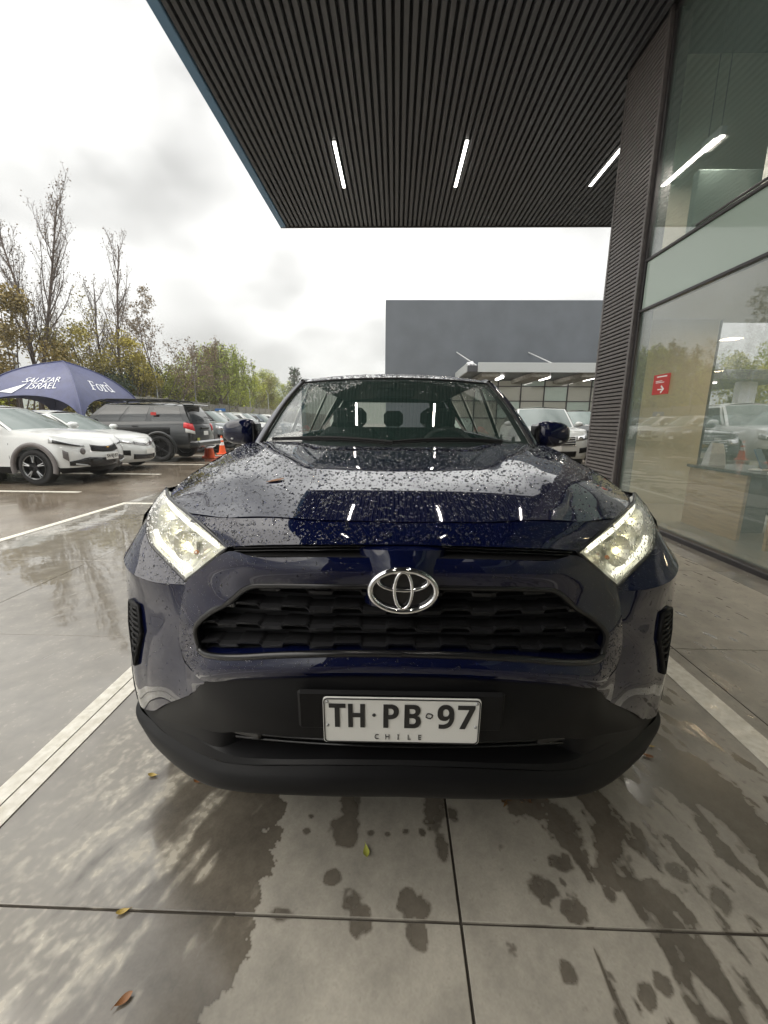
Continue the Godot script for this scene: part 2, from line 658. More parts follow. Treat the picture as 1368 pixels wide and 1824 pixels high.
			if film > 0.0:
				# silt lies in pale streaks in the film of water
				var silt := clampf((s * 0.62 + m * 0.38 - 0.50) * 4.2 + (f - 0.5) * 1.6, 0, 1)
				var wash := Vector3(0.275, 0.252, 0.212).lerp(Vector3(0.48, 0.44, 0.36), silt * (1.0 - pool * 0.75)) * (0.9 + (f - 0.5) * 0.2)
				c = c.lerp(wash, film)
				r = lerpf(r, 0.09 + silt * 0.22, film)
			if pool > 0.0:
				var ring := 0.0
				if f > 0.74 and m > 0.5:
					ring = 0.3
				c = c.lerp(Vector3(0.255, 0.235, 0.20) * (0.85 + (m - 0.5) * 0.4 + ring), pool * 0.8)
				r = lerpf(r, 0.03 + clampf((s - 0.68) * 1.2, 0, 0.25) + clampf((m - 0.74) * 0.9, 0, 0.15), pool)
			col[k * 3] = _byte(c.x)
			col[k * 3 + 1] = _byte(c.y)
			col[k * 3 + 2] = _byte(c.z)
			rgh[k] = int(clampf(r, 0.02, 1.0) * 255.0)
	var mt := mat("wet_concrete", 1, 1, 1, 1.0)
	mt.albedo_texture = ImageTexture.create_from_image(Image.create_from_data(n, n, false, Image.FORMAT_RGB8, col))
	mt.roughness_texture = ImageTexture.create_from_image(Image.create_from_data(n, n, false, Image.FORMAT_R8, rgh))
	mt.uv1_triplanar = true
	mt.uv1_world_triplanar = true
	mt.uv1_triplanar_sharpness = 8.0
	mt.uv1_scale = Vector3.ONE / 7.0
	mt.uv1_offset = Vector3(4.2 / 7.0, 0, 6.6 / 7.0)
	mt.heightmap_enabled = true
	mt.heightmap_texture = noise_tex(0.05, 4, 105, Color(0, 0, 0), Color(1, 1, 1))
	mt.heightmap_scale = 0.06
	mt.metallic_specular = 0.68
	return mt


func _byte(linear_value: float) -> int:
	return int(clampf(pow(maxf(linear_value, 0.0), 1.0 / 2.2), 0.0, 1.0) * 255.0)


# the lot further off: wet asphalt with pools
func make_lot() -> StandardMaterial3D:
	var mt := mat("wet_lot", 1, 1, 1, 1.0)
	mt.albedo_texture = noise_tex(0.012, 5, 111, Color(0.39, 0.35, 0.305), Color(0.53, 0.49, 0.435), 1024)
	mt.roughness_texture = noise_tex(0.0035, 5, 112, Color(0.0, 0.0, 0.0), Color(0.34, 0.34, 0.34), 1024)
	mt.uv1_triplanar = true
	mt.uv1_world_triplanar = true
	mt.uv1_scale = Vector3.ONE / 9.0
	mt.heightmap_enabled = true
	mt.heightmap_texture = noise_tex(0.03, 4, 113, Color(0, 0, 0), Color(1, 1, 1))
	mt.heightmap_scale = 0.2
	mt.metallic_specular = 0.68
	return mt


func build_ground() -> void:
	var lot := make_lot()
	var slab := make_concrete()
	var st := mb()
	flat(st)
	var y := -0.014
	quad(st, Vector3(-900, y, 900), Vector3(-900, y, -1500), Vector3(900, y, -1500), Vector3(900, y, 900))
	structure("ground", st, lot)
	# concrete bays, each slab a piece with open joints
	var base := Node3D.new()
	base.name = numbered("pavement")
	add_child(base)
	base.set_meta("kind", "structure")
	var xs := [-7.1, -5.65, -4.185, -2.735, -1.285, 0.185, 1.605, 3.10]
	var zs := [3.31, 1.93, 0.556, -0.822, -2.2, -3.52, -4.92, -6.32, -7.72, -9.12, -10.52, -11.92]
	for i in range(2, xs.size() - 1):
		for j in zs.size() - 1:
			var p := mb()
			var g := 0.0032 if i >= 4 else 0.0018
			box(p, Vector3(xs[i] + g, -0.05, zs[j + 1] + g), Vector3(xs[i + 1] - g, 0.0, zs[j] - g), 0.002)
			obj("slab", p, slab, base)
	var fill := mb()
	box(fill, Vector3(xs[2] + 0.01, -0.02, zs[zs.size() - 1] + 0.01), Vector3(xs[xs.size() - 1] - 0.01, -0.007, zs[0] - 0.01))
	obj("joint_filling", fill, M.joint_sand, base)
	# bay lines
	for q in [["bay_line", -1.352, -1.220, 3.2, -6.1], ["bay_line", 1.405, 1.525, 3.2, -11.2]]:
		var l := mb()
		var cut: float = q[1] + (q[2] - q[1]) * 0.5
		for half in [[q[1], cut - 0.003], [cut + 0.003, q[2]]]:
			if q[0] == "bay_line" and q[1] > 0:
				half = [q[1], q[2]]
			box(l, Vector3(half[0], 0.001, q[4]), Vector3(half[1], 0.004, q[3]))
			if q[1] > 0:
				break
		structure(q[0], l, M.road_paint)
	var l2 := mb()
	box(l2, Vector3(-4.19, -0.012, -6.2), Vector3(-4.10, 0.004, 0.5))
	structure("bay_line", l2, M.road_paint)
	var l3 := mb()
	box(l3, Vector3(-4.099, 0.001, -6.2), Vector3(-1.22, 0.004, -6.105))
	structure("bay_line", l3, M.road_paint)
	# lines of the bays where the other cars stand
	for z in [-7.15, -9.75, -12.05, -15.4]:
		var l4 := mb()
		box(l4, Vector3(-11.5, -0.012, z - 0.05), Vector3(-5.6, -0.009, z + 0.05))
		structure("bay_line", l4, M.road_paint)


# ---------- canopy over the bay ----------
func build_canopy() -> void:
	var t := thing("canopy", "dark flat entrance canopy with a black slatted ceiling over the parked navy car", "canopy", Vector3(0, 5.85, 0))
	var x0 := -2.72
	var x1 := 8.2
	var z0 := -11.2
	var z1 := 7.2
	var deck := mb()
	box(deck, Vector3(x0, 0.13, z0), Vector3(3.12, 0.75, z1))
	box(deck, Vector3(3.12, 0.131, z0), Vector3(x1, 0.749, -6.86))
	obj("deck", deck, M.soffit_black, t)
	var f := mb()
	box(f, Vector3(x0 - 0.14, -0.02, z0 - 0.01), Vector3(x0 - 0.002, 0.78, z1), 0.01)
	obj("side_fascia", f, M.fascia_blue, t)
	var f2 := mb()
	box(f2, Vector3(x0 - 0.14, -0.02, z0 - 0.06), Vector3(x1, 0.78, z0 - 0.012), 0.01)
	obj("end_fascia", f2, M.frame_dark, t)
	var near := mb()
	box(near, Vector3(-0.031, 0.0, z0 + 0.004), Vector3(0.031, 0.09, z1), 0.004)
	near.generate_normals()
	var near_mesh := near.commit()
	var far := mb()
	box(far, Vector3(-0.031, 0.0, z0 + 0.004), Vector3(0.031, 0.09, -6.88), 0.004)
	far.generate_normals()
	var far_mesh := far.commit()
	var x := x0 + 0.05
	while x < x1 - 0.05:
		var s := obj("ceiling_slat", near_mesh if x < 3.05 else far_mesh, M.slat_metal, t)
		s.position.x = x
		x += 0.105
	# lamps between the slats
	var spots := []
	for z in [-8.78, -4.6, -0.4, 3.4]:
		for lx in [-1.10, 1.12]:
			spots.append([lx, z, -0.05])
	spots.append([3.77, -8.78, 0.0])
	spots.append([6.2, -8.78, 0.0])
	var k := 0
	for q in spots:
		var where: String = ["first row from the far edge", "second row", "third row", "row behind the camera"][int(k / 2.0)] if k < 8 else "beyond the louvred pillar"
		var side: String = ("left" if q[0] < 0 else "right") if k < 8 else ("nearer" if k == 8 else "further along")
		var lamp := thing("linear_ceiling_lamp", "strip lamp in the canopy ceiling, %s, %s" % [where, side], "lamp", Vector3(q[0], 5.85, q[1]), 0.0, "strip lamps in the canopy ceiling")
		var hs := mb()
		box(hs, Vector3(-0.033, -0.012, -0.71), Vector3(0.033, 0.06, 0.71), 0.003)
		obj("housing", hs, M.pale_steel, lamp)
		var gl := mb()
		box(gl, Vector3(-0.026, -0.020, -0.70), Vector3(0.026, -0.0125, 0.70), 0.002)
		obj("diffuser", gl, M.strip_glow, lamp)
		var al := AreaLight3D.new()
		al.name = "strip_light"
		al.area_size = Vector2(0.05, 1.4)
		al.light_energy = 0.6
		al.light_color = Color(1.0, 0.97, 0.93)
		al.area_range = 30.0
		al.shadow_enabled = true
		lamp.add_child(al)
		al.position = Vector3(0, -0.024, 0)
		al.rotation.x = -PI / 2
		k += 1


# ---------- showroom on the right ----------
const GX := 3.13


func build_showroom() -> void:
	# louvred pillar at the corner
	var p := thing("louvred_pillar", "tall dark pillar clad in horizontal metal louvres at the showroom corner", "pillar", Vector3(GX, 0, -6.37))
	var core := mb()
	box(core, Vector3(0.0, -0.02, -0.42), Vector3(0.20, 5.95, 0.40))
	obj("core", core, M.soffit_black, p)
	for s in [[-0.47, -0.422], [0.40, 0.448]]:
		var fr := mb()
		box(fr, Vector3(-0.055, -0.02, s[0]), Vector3(0.2, 5.93, s[1]), 0.006)
		obj("frame", fr, M.louvre_metal, p)
	var bl := mb()
	var prof := PackedVector2Array([Vector2(0.0, 0.0), Vector2(-0.045, -0.012), Vector2(-0.048, -0.003), Vector2(-0.048, 0.022), Vector2(0.0, 0.032)])
	prism(bl, prof, 0.82, Transform3D(Basis.IDENTITY, Vector3(0, 0, 0.40)))
	bl.generate_normals()
	var blm := bl.commit()
	for k in 112:
		var o := obj("louvre_blade", blm, M.louvre_metal, p)
		o.position.y = 0.03 + k * 0.0525
	# the building: floors, walls and ceilings have thickness
	var b := thing("showroom", "two storey glazed car showroom along the right of the bay", "building", Vector3(GX, 0, 0))
	var zf := -5.9
	var zn := 5.0
	var st := mb()
	box(st, Vector3(0.02, -0.03, -6.7), Vector3(9.0, 0.045, zn), 0.0)
	obj("ground_floor", st, M.floor_tile, b)
	st = mb()
	box(st, Vector3(0.10, 2.72, -6.7), Vector3(9.0, 3.22, zn))
	obj("upper_floor", st, M.plaster, b)
	st = mb()
	box(st, Vector3(-0.02, 5.86, -6.83), Vector3(9.0, 6.6, zn))
	obj("roof", st, M.frame_dark, b)
	st = mb()
	box(st, Vector3(7.2, 0.045, -6.7), Vector3(7.4, 2.72, zn))
	obj("back_wall", st, M.olive_wall, b)
	st = mb()
	box(st, Vector3(5.0, 3.22, -6.7), Vector3(5.2, 5.86, zn))
	obj("back_wall", st, M.olive_wall, b)
	st = mb()
	box(st, Vector3(0.05, 0.045, zn - 0.2), Vector3(7.2, 2.72, zn))
	box(st, Vector3(0.05, 3.22, zn - 0.2), Vector3(5.0, 5.86, zn))
	obj("near_wall", st, M.plaster, b)
	# end wall: a beige stretch, then glass to the bays beyond
	st = mb()
	box(st, Vector3(0.21, 0.045, -6.7), Vector3(1.48, 2.72, -6.5))
	obj("end_wall", st, M.beige_wall, b)
	st = mb()
	box(st, Vector3(0.21, 3.22, -6.7), Vector3(5.0, 5.86, -6.5))
	obj("end_wall", st, M.olive_wall, b)
	for x in [1.48, 3.4, 5.3, 7.12]:
		st = mb()
		box(st, Vector3(x, 0.045, -6.66), Vector3(x + 0.07, 2.72, -6.54), 0.004)
		obj("end_mullion", st, M.frame_dark, b)
	st = mb()
	box(st, Vector3(1.55, 0.07, -6.605), Vector3(7.12, 2.70, -6.595))
	obj("end_pane", st, M.window_glass, b)
	# upstairs: column, half wall
	st = mb()
	box(st, Vector3(1.0, 3.22, -5.55), Vector3(1.55, 5.86, -5.0), 0.01)
	obj("column", st, M.plaster, b)
	st = mb()
	box(st, Vector3(0.35, 3.22, -5.75), Vector3(3.2, 4.15, -5.65), 0.01)
	obj("half_wall", st, M.green_panel, b)
	# street side glazing: sill, transoms, joints, panes
	st = mb()
	box(st, Vector3(-0.05, -0.03, zf), Vector3(0.09, 0.05, zn), 0.006)
	obj("sill", st, M.frame_dark, b)
	for y in [2.67, 3.262]:
		st = mb()
		box(st, Vector3(-0.012, y - 0.016, zf), Vector3(0.08, y + 0.016, zn), 0.004)
		obj("transom", st, M.frame_dark, b)
	st = mb()
	box(st, Vector3(-0.03, 3.279, -4.97), Vector3(-0.0125, 3.30, zn), 0.003)
	obj("drip_rail", st, M.frame_dark, b)
	st = mb()
	box(st, Vector3(-0.01, 0.05, zf - 0.02), Vector3(0.07, 5.86, zf + 0.03), 0.005)
	obj("corner_post", st, M.frame_dark, b)
	var cuts := [zf + 0.034, -1.6, 1.7, zn]
	for k in 3:
		for q in [[0.055, 2.652, "window_pane", "window_glass"], [2.688, 3.244, "spandrel_panel", "spandrel_glass"], [3.28, 5.85, "window_pane", "window_glass"]]:
			st = mb()
			if q[2] == "spandrel_panel":
				box(st, Vector3(0.012, q[0], cuts[k] + 0.006), Vector3(0.030, q[1], cuts[k + 1] - 0.006))
			else:
				flat(st)
				for gx in [0.012, 0.018, 0.032, 0.038]:
					quad(st, Vector3(gx, q[0], cuts[k] + 0.006), Vector3(gx, q[1], cuts[k] + 0.006), Vector3(gx, q[1], cuts[k + 1] - 0.006), Vector3(gx, q[0], cuts[k + 1] - 0.006))
			obj(q[2], st, M[q[3]], b)
	# strip lamp added upstairs for light
	inside()


# unseen wing added behind the camera so that the car's nose mirrors dark
func build_added_wing() -> void:
	var b := thing("added_rear_wing", "unseen dark wing added behind the camera to darken the reflection in the navy car", "building", Vector3(0, 0, 7.2))
	var st := mb()
	box(st, Vector3(-3.4, -0.02, 0.0), Vector3(12.1, 6.6, 6.0), 0.02)
	obj("wall", st, M.frame_dark, b)
	st = mb()
	box(st, Vector3(-1.2, 0.0, -0.04), Vector3(1.2, 2.6, -0.005), 0.005)
	obj("door", st, M.dark_window, b)


func inside() -> void:
	# round ceiling lamps, warm
	var n := 0
	for q in [[4.35, -5.1], [5.6, -5.6], [6.4, -3.0], [8.3, -5.4], [8.6, -1.2], [5.6, 0.2]]:
		var t := thing("round_ceiling_lamp", "round warm lamp on the showroom ceiling, %s" % ["nearest the corner window", "second from the corner window", "in the middle of the room", "by the end glazing", "at the back of the room", "beyond the frame to the right"][n], "lamp", Vector3(q[0], 2.72, q[1]), 0.0, "round lamps on the showroom ceiling")
		var st := mb()
		lathe(st, [Vector2(0.17, 0.0), Vector2(0.17, -0.05), Vector2(0.155, -0.055), Vector2(0.15, -0.04)], 28)
		obj("rim", st, M.frame_dark, t)
		st = mb()
		lathe(st, [Vector2(0.0, -0.045), Vector2(0.149, -0.045)], 28)
		obj("diffuser", st, M.round_glow, t)
		var al := AreaLight3D.new()
		al.name = "round_light"
		al.area_size = Vector2(0.26, 0.26)
		al.area_range = 30.0
		al.light_energy = 0.8
		al.light_color = Color(1.0, 0.90, 0.74)
		al.shadow_enabled = true
		t.add_child(al)
		al.position = Vector3(0, -0.062, 0)
		al.rotation.x = -PI / 2
		n += 1
	# strip lamp added under the upper ceiling to brighten the upper storey
	var u := thing("linear_ceiling_lamp", "short strip lamp added in the upper storey to light it, seen through the glass", "lamp", Vector3(3.60, 4.50, -5.66), 0.0, "lamp added in the upper storey")
	var us := mb()
	box(us, Vector3(-0.035, -0.09, -0.15), Vector3(0.035, 0.0, 0.15), 0.004)
	obj("housing", us, M.pale_steel, u)
	for z in [-0.1, 0.1]:
		us = mb()
		tube(us, [Vector3(0, 0, z), Vector3(0, 1.36, z)], [0.006], 5)
		obj("hanger", us, M.frame_dark, u)
	us = mb()
	box(us, Vector3(-0.028, -0.098, -0.145), Vector3(0.028, -0.0905, 0.145), 0.002)
	obj("diffuser", us, M.strip_glow, u)
	var added_upper_light := AreaLight3D.new()
	added_upper_light.name = "strip_light"
	added_upper_light.area_size = Vector2(0.05, 0.28)
	added_upper_light.area_range = 30.0
	added_upper_light.light_energy = 0.9
	added_upper_light.light_color = Color(1.0, 0.97, 0.92)
	added_upper_light.shadow_enabled = true
	u.add_child(added_upper_light)
	added_upper_light.position = Vector3(0, -0.102, 0)
	added_upper_light.rotation.x = -PI / 2
	# reception desk
	var d := thing("reception_desk", "light wood reception desk with a dark top inside the showroom window", "desk", Vector3(3.62, 0.045, -4.55))
	var st := mb()
	box(st, Vector3(0.0, 0.0, -0.62), Vector3(0.04, 0.70, 0.20), 0.003)
	obj("front_panel", st, M.wood_light, d)
	for z in [-0.66, 0.52]:
		st = mb()
		box(st, Vector3(0.0, 0.0, z), Vector3(0.62, 0.70, z + 0.038), 0.003)
		obj("side_panel", st, M.wood_light, d)
	st = mb()
	box(st, Vector3(-0.03, 0.702, -0.68), Vector3(0.66, 0.735, 0.58), 0.004)
	obj("desk_top", st, M.desk_top, d)
	st = mb()
	box(st, Vector3(0.10, 0.0, -0.62), Vector3(0.58, 0.66, -0.15), 0.004)
	obj("drawer_unit", st, M.cabin_black, d)
	# tablet on its stand
	var tb := thing("tablet_stand", "tilted tablet on a white stand on the wooden desk", "tablet", Vector3(3.85, 0.785, -4.50), 0.5)
	st = mb()
	box(st, Vector3(-0.09, -0.004, -0.06), Vector3(0.09, 0.01, 0.06), 0.003)
	obj("foot", st, M.letter_white, tb)
	st = mb()
	tube(st, [Vector3(0, 0.005, 0.03), Vector3(0, 0.09, 0.01)], [0.012], 8)
	obj("arm", st, M.letter_white, tb)
	st = mb()
	box(st, Vector3(-0.075, -0.11, -0.006), Vector3(0.075, 0.11, 0.006), 0.003, Transform3D(Basis(Vector3.RIGHT, -0.45), Vector3(0, 0.12, 0.0)))
	obj("screen", st, M.screen_blue, tb)
	# blue card
	var bc := thing("blue_leaflet_holder", "small bright blue card in a stand on the desk end", "card", Vector3(3.72, 0.782, -4.10), -0.7)
	st = mb()
	box(st, Vector3(-0.09, 0.0, -0.004), Vector3(0.09, 0.16, 0.004), 0.002, Transform3D(Basis(Vector3.RIGHT, -0.15), Vector3.ZERO))
	obj("card", st, M.card_blue, bc)
	st = mb()
	box(st, Vector3(-0.095, -0.002, -0.02), Vector3(0.095, 0.02, 0.03), 0.002)
	obj("stand", st, M.letter_white, bc)
	st = mb()
	lathe(st, [Vector2(0.0, 0.0), Vector2(0.04, 0.002), Vector2(0.0, 0.004)], 14, Transform3D(Basis(Vector3.RIGHT, PI / 2 - 0.15).scaled(Vector3(1, 0.6, 1)), Vector3(0, 0.08, 0.016)))
	obj("car_print", st, M.screen_blue, bc)
	# bag
	var bag := thing("paper_bag", "white paper bag standing on the wooden desk", "bag", Vector3(3.80, 0.782, -5.08))
	st = mb()
	grid(st, [[Vector3(-0.1, 0, 0.06), Vector3(0.1, 0, 0.06), Vector3(0.1, 0, -0.06), Vector3(-0.1, 0, -0.06), Vector3(-0.1, 0, 0.06)], [Vector3(-0.085, 0.14, 0.045), Vector3(0.085, 0.14, 0.045), Vector3(0.085, 0.14, -0.045), Vector3(-0.085, 0.14, -0.045), Vector3(-0.085, 0.14, 0.045)], [Vector3(-0.06, 0.27, 0.012), Vector3(0.07, 0.25, 0.012), Vector3(0.07, 0.25, -0.012), Vector3(-0.06, 0.27, -0.012), Vector3(-0.06, 0.27, 0.012)]], false, false)
	obj("body", st, M.letter_white, bag)
	# black armchairs
	var k := 0
	for q in [[5.2, -4.9, 0.3], [6.3, -4.2, -0.2], [5.0, -2.9, 0.2]]:
		var c := thing("armchair", "low black leather armchair, %s" % ["behind the wooden desk by the beige wall", "second one further inside the showroom", "right of the desk in the dark of the room"][k], "armchair", Vector3(q[0], 0.045, q[1]), q[2], "black armchairs in the showroom")
		st = mb()
		box(st, Vector3(-0.42, 0.10, -0.40), Vector3(0.42, 0.42, 0.40), 0.05)
		obj("seat", st, M.sofa_leather, c)
		st = mb()
		box(st, Vector3(-0.60, 0.10, -0.58), Vector3(0.60, 0.86, -0.405), 0.06)
		obj("backrest", st, M.sofa_leather, c)
		for s in [-0.60, 0.425]:
			st = mb()
			box(st, Vector3(s, 0.10, -0.40), Vector3(s + 0.175, 0.66, 0.42), 0.05)
			obj("armrest", st, M.sofa_leather, c)
		for lx in [-0.5, 0.5]:
			for lz in [-0.5, 0.34]:
				st = mb()
				tube(st, [Vector3(lx, 0, lz), Vector3(lx, 0.105, lz)], [0.016, 0.022], 8)
				obj("leg", st, M.chrome, c)
		k += 1
	# water cooler upstairs
	var wc := thing("water_dispenser", "white round water dispenser behind the upper showroom window", "dispenser", Vector3(4.0, 3.22, -4.05))
	st = mb()
	lathe(st, [Vector2(0.0, 0.0), Vector2(0.17, 0.0), Vector2(0.175, 0.02), Vector2(0.165, 1.0), Vector2(0.15, 1.05), Vector2(0.0, 1.06)], 28)
	obj("body", st, M.letter_white, wc)
	st = mb()
	box(st, Vector3(-0.178, 0.84, -0.08), Vector3(-0.14, 0.93, 0.09), 0.01)
	obj("spout_recess", st, M.cabin_black, wc)
	# red sign stuck on the pane, arrow to the right
	var s := thing("direction_sign", "red sign with a white right arrow on the showroom glass", "sign", Vector3(GX + 0.006, 1.715, -5.22), -PI / 2)
	st = mb()
	box(st, Vector3(-0.155, -0.115, -0.001), Vector3(0.155, 0.115, 0.003))
	obj("plate", st, M.sign_red, s)
	st = mb()
	flat(st)
	prism(st, PackedVector2Array([Vector2(-0.07, -0.052), Vector2(0.035, -0.052), Vector2(0.035, -0.064), Vector2(-0.07, -0.064)]), 0.003, Transform3D(Basis.IDENTITY, Vector3(0.02, 0, 0.0065)))
	prism(st, PackedVector2Array([Vector2(0.0, -0.012), Vector2(0.058, -0.058), Vector2(0.0, -0.104), Vector2(-0.012, -0.09), Vector2(0.03, -0.058), Vector2(-0.012, -0.026)]), 0.003, Transform3D(Basis.IDENTITY, Vector3(0.02, 0, 0.0068)))
	obj("arrow", st, M.sign_white, s)
	st = mb()
	for r in [[0.082, -0.09, 0.10, 0.014], [0.035, -0.10, 0.02, 0.008], [0.018, -0.10, 0.06, 0.008]]:
		box(st, Vector3(r[1], r[0], 0.0035), Vector3(r[2], r[0] + r[3], 0.0055))
	stuff(obj("small_print", st, M.sign_white, s))


# ---------- far showroom ----------
func build_far_showroom() -> void:
	var b := thing("far_showroom", "blank dark grey showroom block beyond the parked cars, glazed below its canopy", "building", Vector3(-0.68, 0, -26))
	var st := mb()
	box(st, Vector3(0, 3.75, -14), Vector3(16.5, 8.15, 0), 0.02)
	obj("upper_wall", st, M.grey_cladding, b)
	st = mb()
	box(st, Vector3(0.05, -0.02, -13.9), Vector3(16.4, 0.25, -0.02))
	obj("plinth", st, M.grey_cladding, b)
	st = mb()
	box(st, Vector3(0.05, 0.25, -13.9), Vector3(4.0, 3.75, -0.05))
	obj("lower_wall", st, M.grey_cladding, b)
	st = mb()
	box(st, Vector3(4.0, 0.25, -5.0), Vector3(16.4, 3.75, -4.8))
	obj("inner_wall", st, M.plaster, b)
	st = mb()
	box(st, Vector3(10.3, 0.25, -2.0), Vector3(12.6, 3.5, -1.9))
	obj("inner_panel", st, M.beige_wall, b)
	for i in 9:
		for q in [[0.25, 1.55], [1.55, 2.55], [2.55, 3.40], [3.40, 3.74]]:
			st = mb()
			flat(st)
			var x := 4.0 + i * 1.38
			quad(st, Vector3(x + 0.03, q[0] + 0.02, -0.06), Vector3(x + 0.03, q[1] - 0.02, -0.06), Vector3(x + 1.35, q[1] - 0.02, -0.06), Vector3(x + 1.35, q[0] + 0.02, -0.06))
			obj("pane", st, M.far_glass if (i + int(q[0])) % 3 else M.spandrel_glass, b)
	for i in 10:
		st = mb()
		box(st, Vector3(4.0 + i * 1.38 - 0.028, 0.25, -0.1), Vector3(4.0 + i * 1.38 + 0.028, 3.75, -0.01))
		obj("mullion", st, M.frame_dark, b)
	for y in [1.55, 2.55, 3.40]:
		st = mb()
		box(st, Vector3(4.0, y - 0.025, -0.09), Vector3(16.4, y + 0.025, -0.018))
		obj("transom", st, M.frame_dark, b)
	# canopy with its tie rods
	st = mb()
	box(st, Vector3(4.25, 3.76, 0.01), Vector3(16.5, 4.08, 4.0), 0.02)
	obj("canopy", st, M.slat_metal, b)
	st = mb()
	box(st, Vector3(4.75, 3.74, 4.01), Vector3(16.5, 4.20, 4.09), 0.01)
	box(st, Vector3(4.17, 3.741, 0.01), Vector3(4.245, 4.16, 3.95), 0.01)
	obj("canopy_fascia", st, M.pale_steel, b)
	for i in 5:
		st = mb()
		box(st, Vector3(5.0 + i * 2.5, 3.55, 0.02), Vector3(5.9 + i * 2.5, 3.755, 3.9), 0.01)
		obj("canopy_beam", st, M.wall_concrete, b)
	for x in [4.7, 8.9, 13.2]:
		st = mb()
		tube(st, [Vector3(x - 0.5, 5.3, 0.03), Vector3(x + 0.2, 4.12, 3.2)], [0.035], 8)
		obj("tie_rod", st, M.pale_steel, b)
	st = mb()
	box(st, Vector3(4.3, 4.085, 3.2), Vector3(4.62, 4.30, 3.45), 0.02)
	tube(st, [Vector3(4.45, 4.1, 3.5), Vector3(4.45, 4.2, 3.95)], [0.06, 0.09], 10)
	obj("floodlight", st, M.letter_white, b)
	for i in 5:
		st = mb()
		box(st, Vector3(6.4 + i * 2.5, 3.66, 0.7), Vector3(6.52 + i * 2.5, 3.755, 2.2), 0.005)
		obj("strip_lamp", st, M.strip_glow, b)


# low annexe with its own flat canopy, seen through the showroom's corner
func build_annexe() -> void:
	var b := thing("annexe", "low glazed annexe with a flat grey canopy, seen through the showroom glass", "building", Vector3(14.6, 0, -21))
	var st := mb()
	box(st, Vector3(0.4, -0.02, -6), Vector3(3.4, 3.4, -5.8), 0.01)
	obj("wall", st, M.pale_steel, b)
	st = mb()
	box(st, Vector3(-0.2, 3.3, -6), Vector3(4.6, 3.75, 0.6), 0.02)
	obj("canopy", st, M.louvre_metal, b)
	st = mb()
	box(st, Vector3(1.9, -0.02, -0.6), Vector3(2.7, 3.3, -0.2), 0.02)
	obj("column", st, M.letter_white, b)
	st = mb()
	box(st, Vector3(-0.1, 0.3, -5.7), Vector3(1.8, 3.2, -5.66))
	obj("pane", st, M.far_glass, b)
	for x in [-0.1, 0.8, 1.75]:
		st = mb()
		box(st, Vector3(x, 0.0, -5.655), Vector3(x + 0.06, 3.3, -5.6))
		obj("mullion", st, M.frame_dark, b)
	st = mb()
	box(st, Vector3(0.9, 3.24, -2.4), Vector3(1.05, 3.298, -0.6), 0.01)
	obj("strip_lamp", st, M.strip_glow, b)


func build_wall_and_hill() -> void:
	var w := thing("boundary_wall", "pale concrete panel wall below the green bushes at the back left", "wall", Vector3(-14.6, 0, -23.0))
	for k in 34:
		var st := mb()
		box(st, Vector3(-0.05, -0.02, -1.92), Vector3(0.05, 2.55 + 0.05 * sin(k * 2.3), -0.02), 0.01)
		var o := obj("wall_panel", st, M.wall_concrete, w)
		o.position = Vector3(k * 0.022, 0, -1.95 * k)
		st = mb()
		box(st, Vector3(-0.08, -0.02, -0.07), Vector3(0.09, 2.66, 0.05), 0.01)
		o = obj("wall_post", st, M.wall_concrete, w)
		o.position = Vector3(k * 0.022, 0, -1.95 * k)
	var n := 0
	for z in [-26.5, -31.5, -37.5, -43.0, -49.0]:
		var p := thing("wall_pole", "thin grey steel pole rising behind the concrete wall, %s from the tent" % ["first", "second", "third", "fourth", "fifth"][n], "pole", Vector3(-14.9 + n * 0.05, 0, z), 0.0, "thin poles behind the boundary wall")
		var st := mb()
		tube(st, [Vector3.ZERO, Vector3(0, 4.3, 0)], [0.04], 8)
		obj("shaft", st, M.galvanised, p)
		st = mb()
		tube(st, [Vector3(0, 4.3, 0), Vector3(-0.25, 4.7, 0)], [0.025], 6)
		obj("outrigger", st, M.galvanised, p)
		n += 1
	var sg := thing("parking_sign", "small blue parking sign in front of the concrete wall", "sign", Vector3(-13.9, 0, -33.5))
	var st := mb()
	tube(st, [Vector3.ZERO, Vector3(0, 1.7, 0)], [0.03], 8)
	obj("post", st, M.galvanised, sg)
	st = mb()
	box(st, Vector3(-0.42, 1.45, 0.035), Vector3(0.42, 2.2, 0.06), 0.01)
	obj("plate", st, M.sign_blue, sg)
	st = mb()
	lathe(st, [Vector2(0.0, 0.0), Vector2(0.13, 0.0), Vector2(0.13, 0.01), Vector2(0.0, 0.01)], 16, Transform3D(Basis(Vector3.RIGHT, PI / 2), Vector3(0, 1.95, 0.061)))
	box(st, Vector3(-0.1, 1.55, 0.0605), Vector3(0.1, 1.75, 0.068))
	obj("symbol", st, M.sign_white, sg)
	# far hill in the haze
	var hill := mb()
	var rows := []
	var nz := noise(0.012, 4, 71)
	for j in 9:
		var row := []
		for i in 61:
			var x := -420.0 + i * 10.0
			var crest := 20.0 + 22.0 * exp(-pow((x + 40.0) / 80.0, 2)) + 22.0 * exp(-pow((x + 260.0) / 90.0, 2)) + 12.0 * nz.get_noise_2d(x, 3.0)
			var f := j / 8.0
			row.append(Vector3(x, -1.0 + crest * sin(f * PI) * (1.0 + 0.2 * nz.get_noise_2d(x * 2.0, f * 90.0)), -330.0 - 160.0 * f))
		rows.append(row)
	grid(hill, rows)
	structure("hill", hill, M.hill_green)


# ---------- trees and bushes ----------
var leaf_mesh: ArrayMesh


func make_leaf() -> void:
	var st := mb()
	flat(st)
	tri(st, Vector3(0, 0, 0), Vector3(0.28, 0.08, 0.45), Vector3(0, 0, 1))
	tri(st, Vector3(0, 0, 0), Vector3(0, 0, 1), Vector3(-0.28, 0.08, 0.45))
	st.generate_normals()
	leaf_mesh = st.commit()


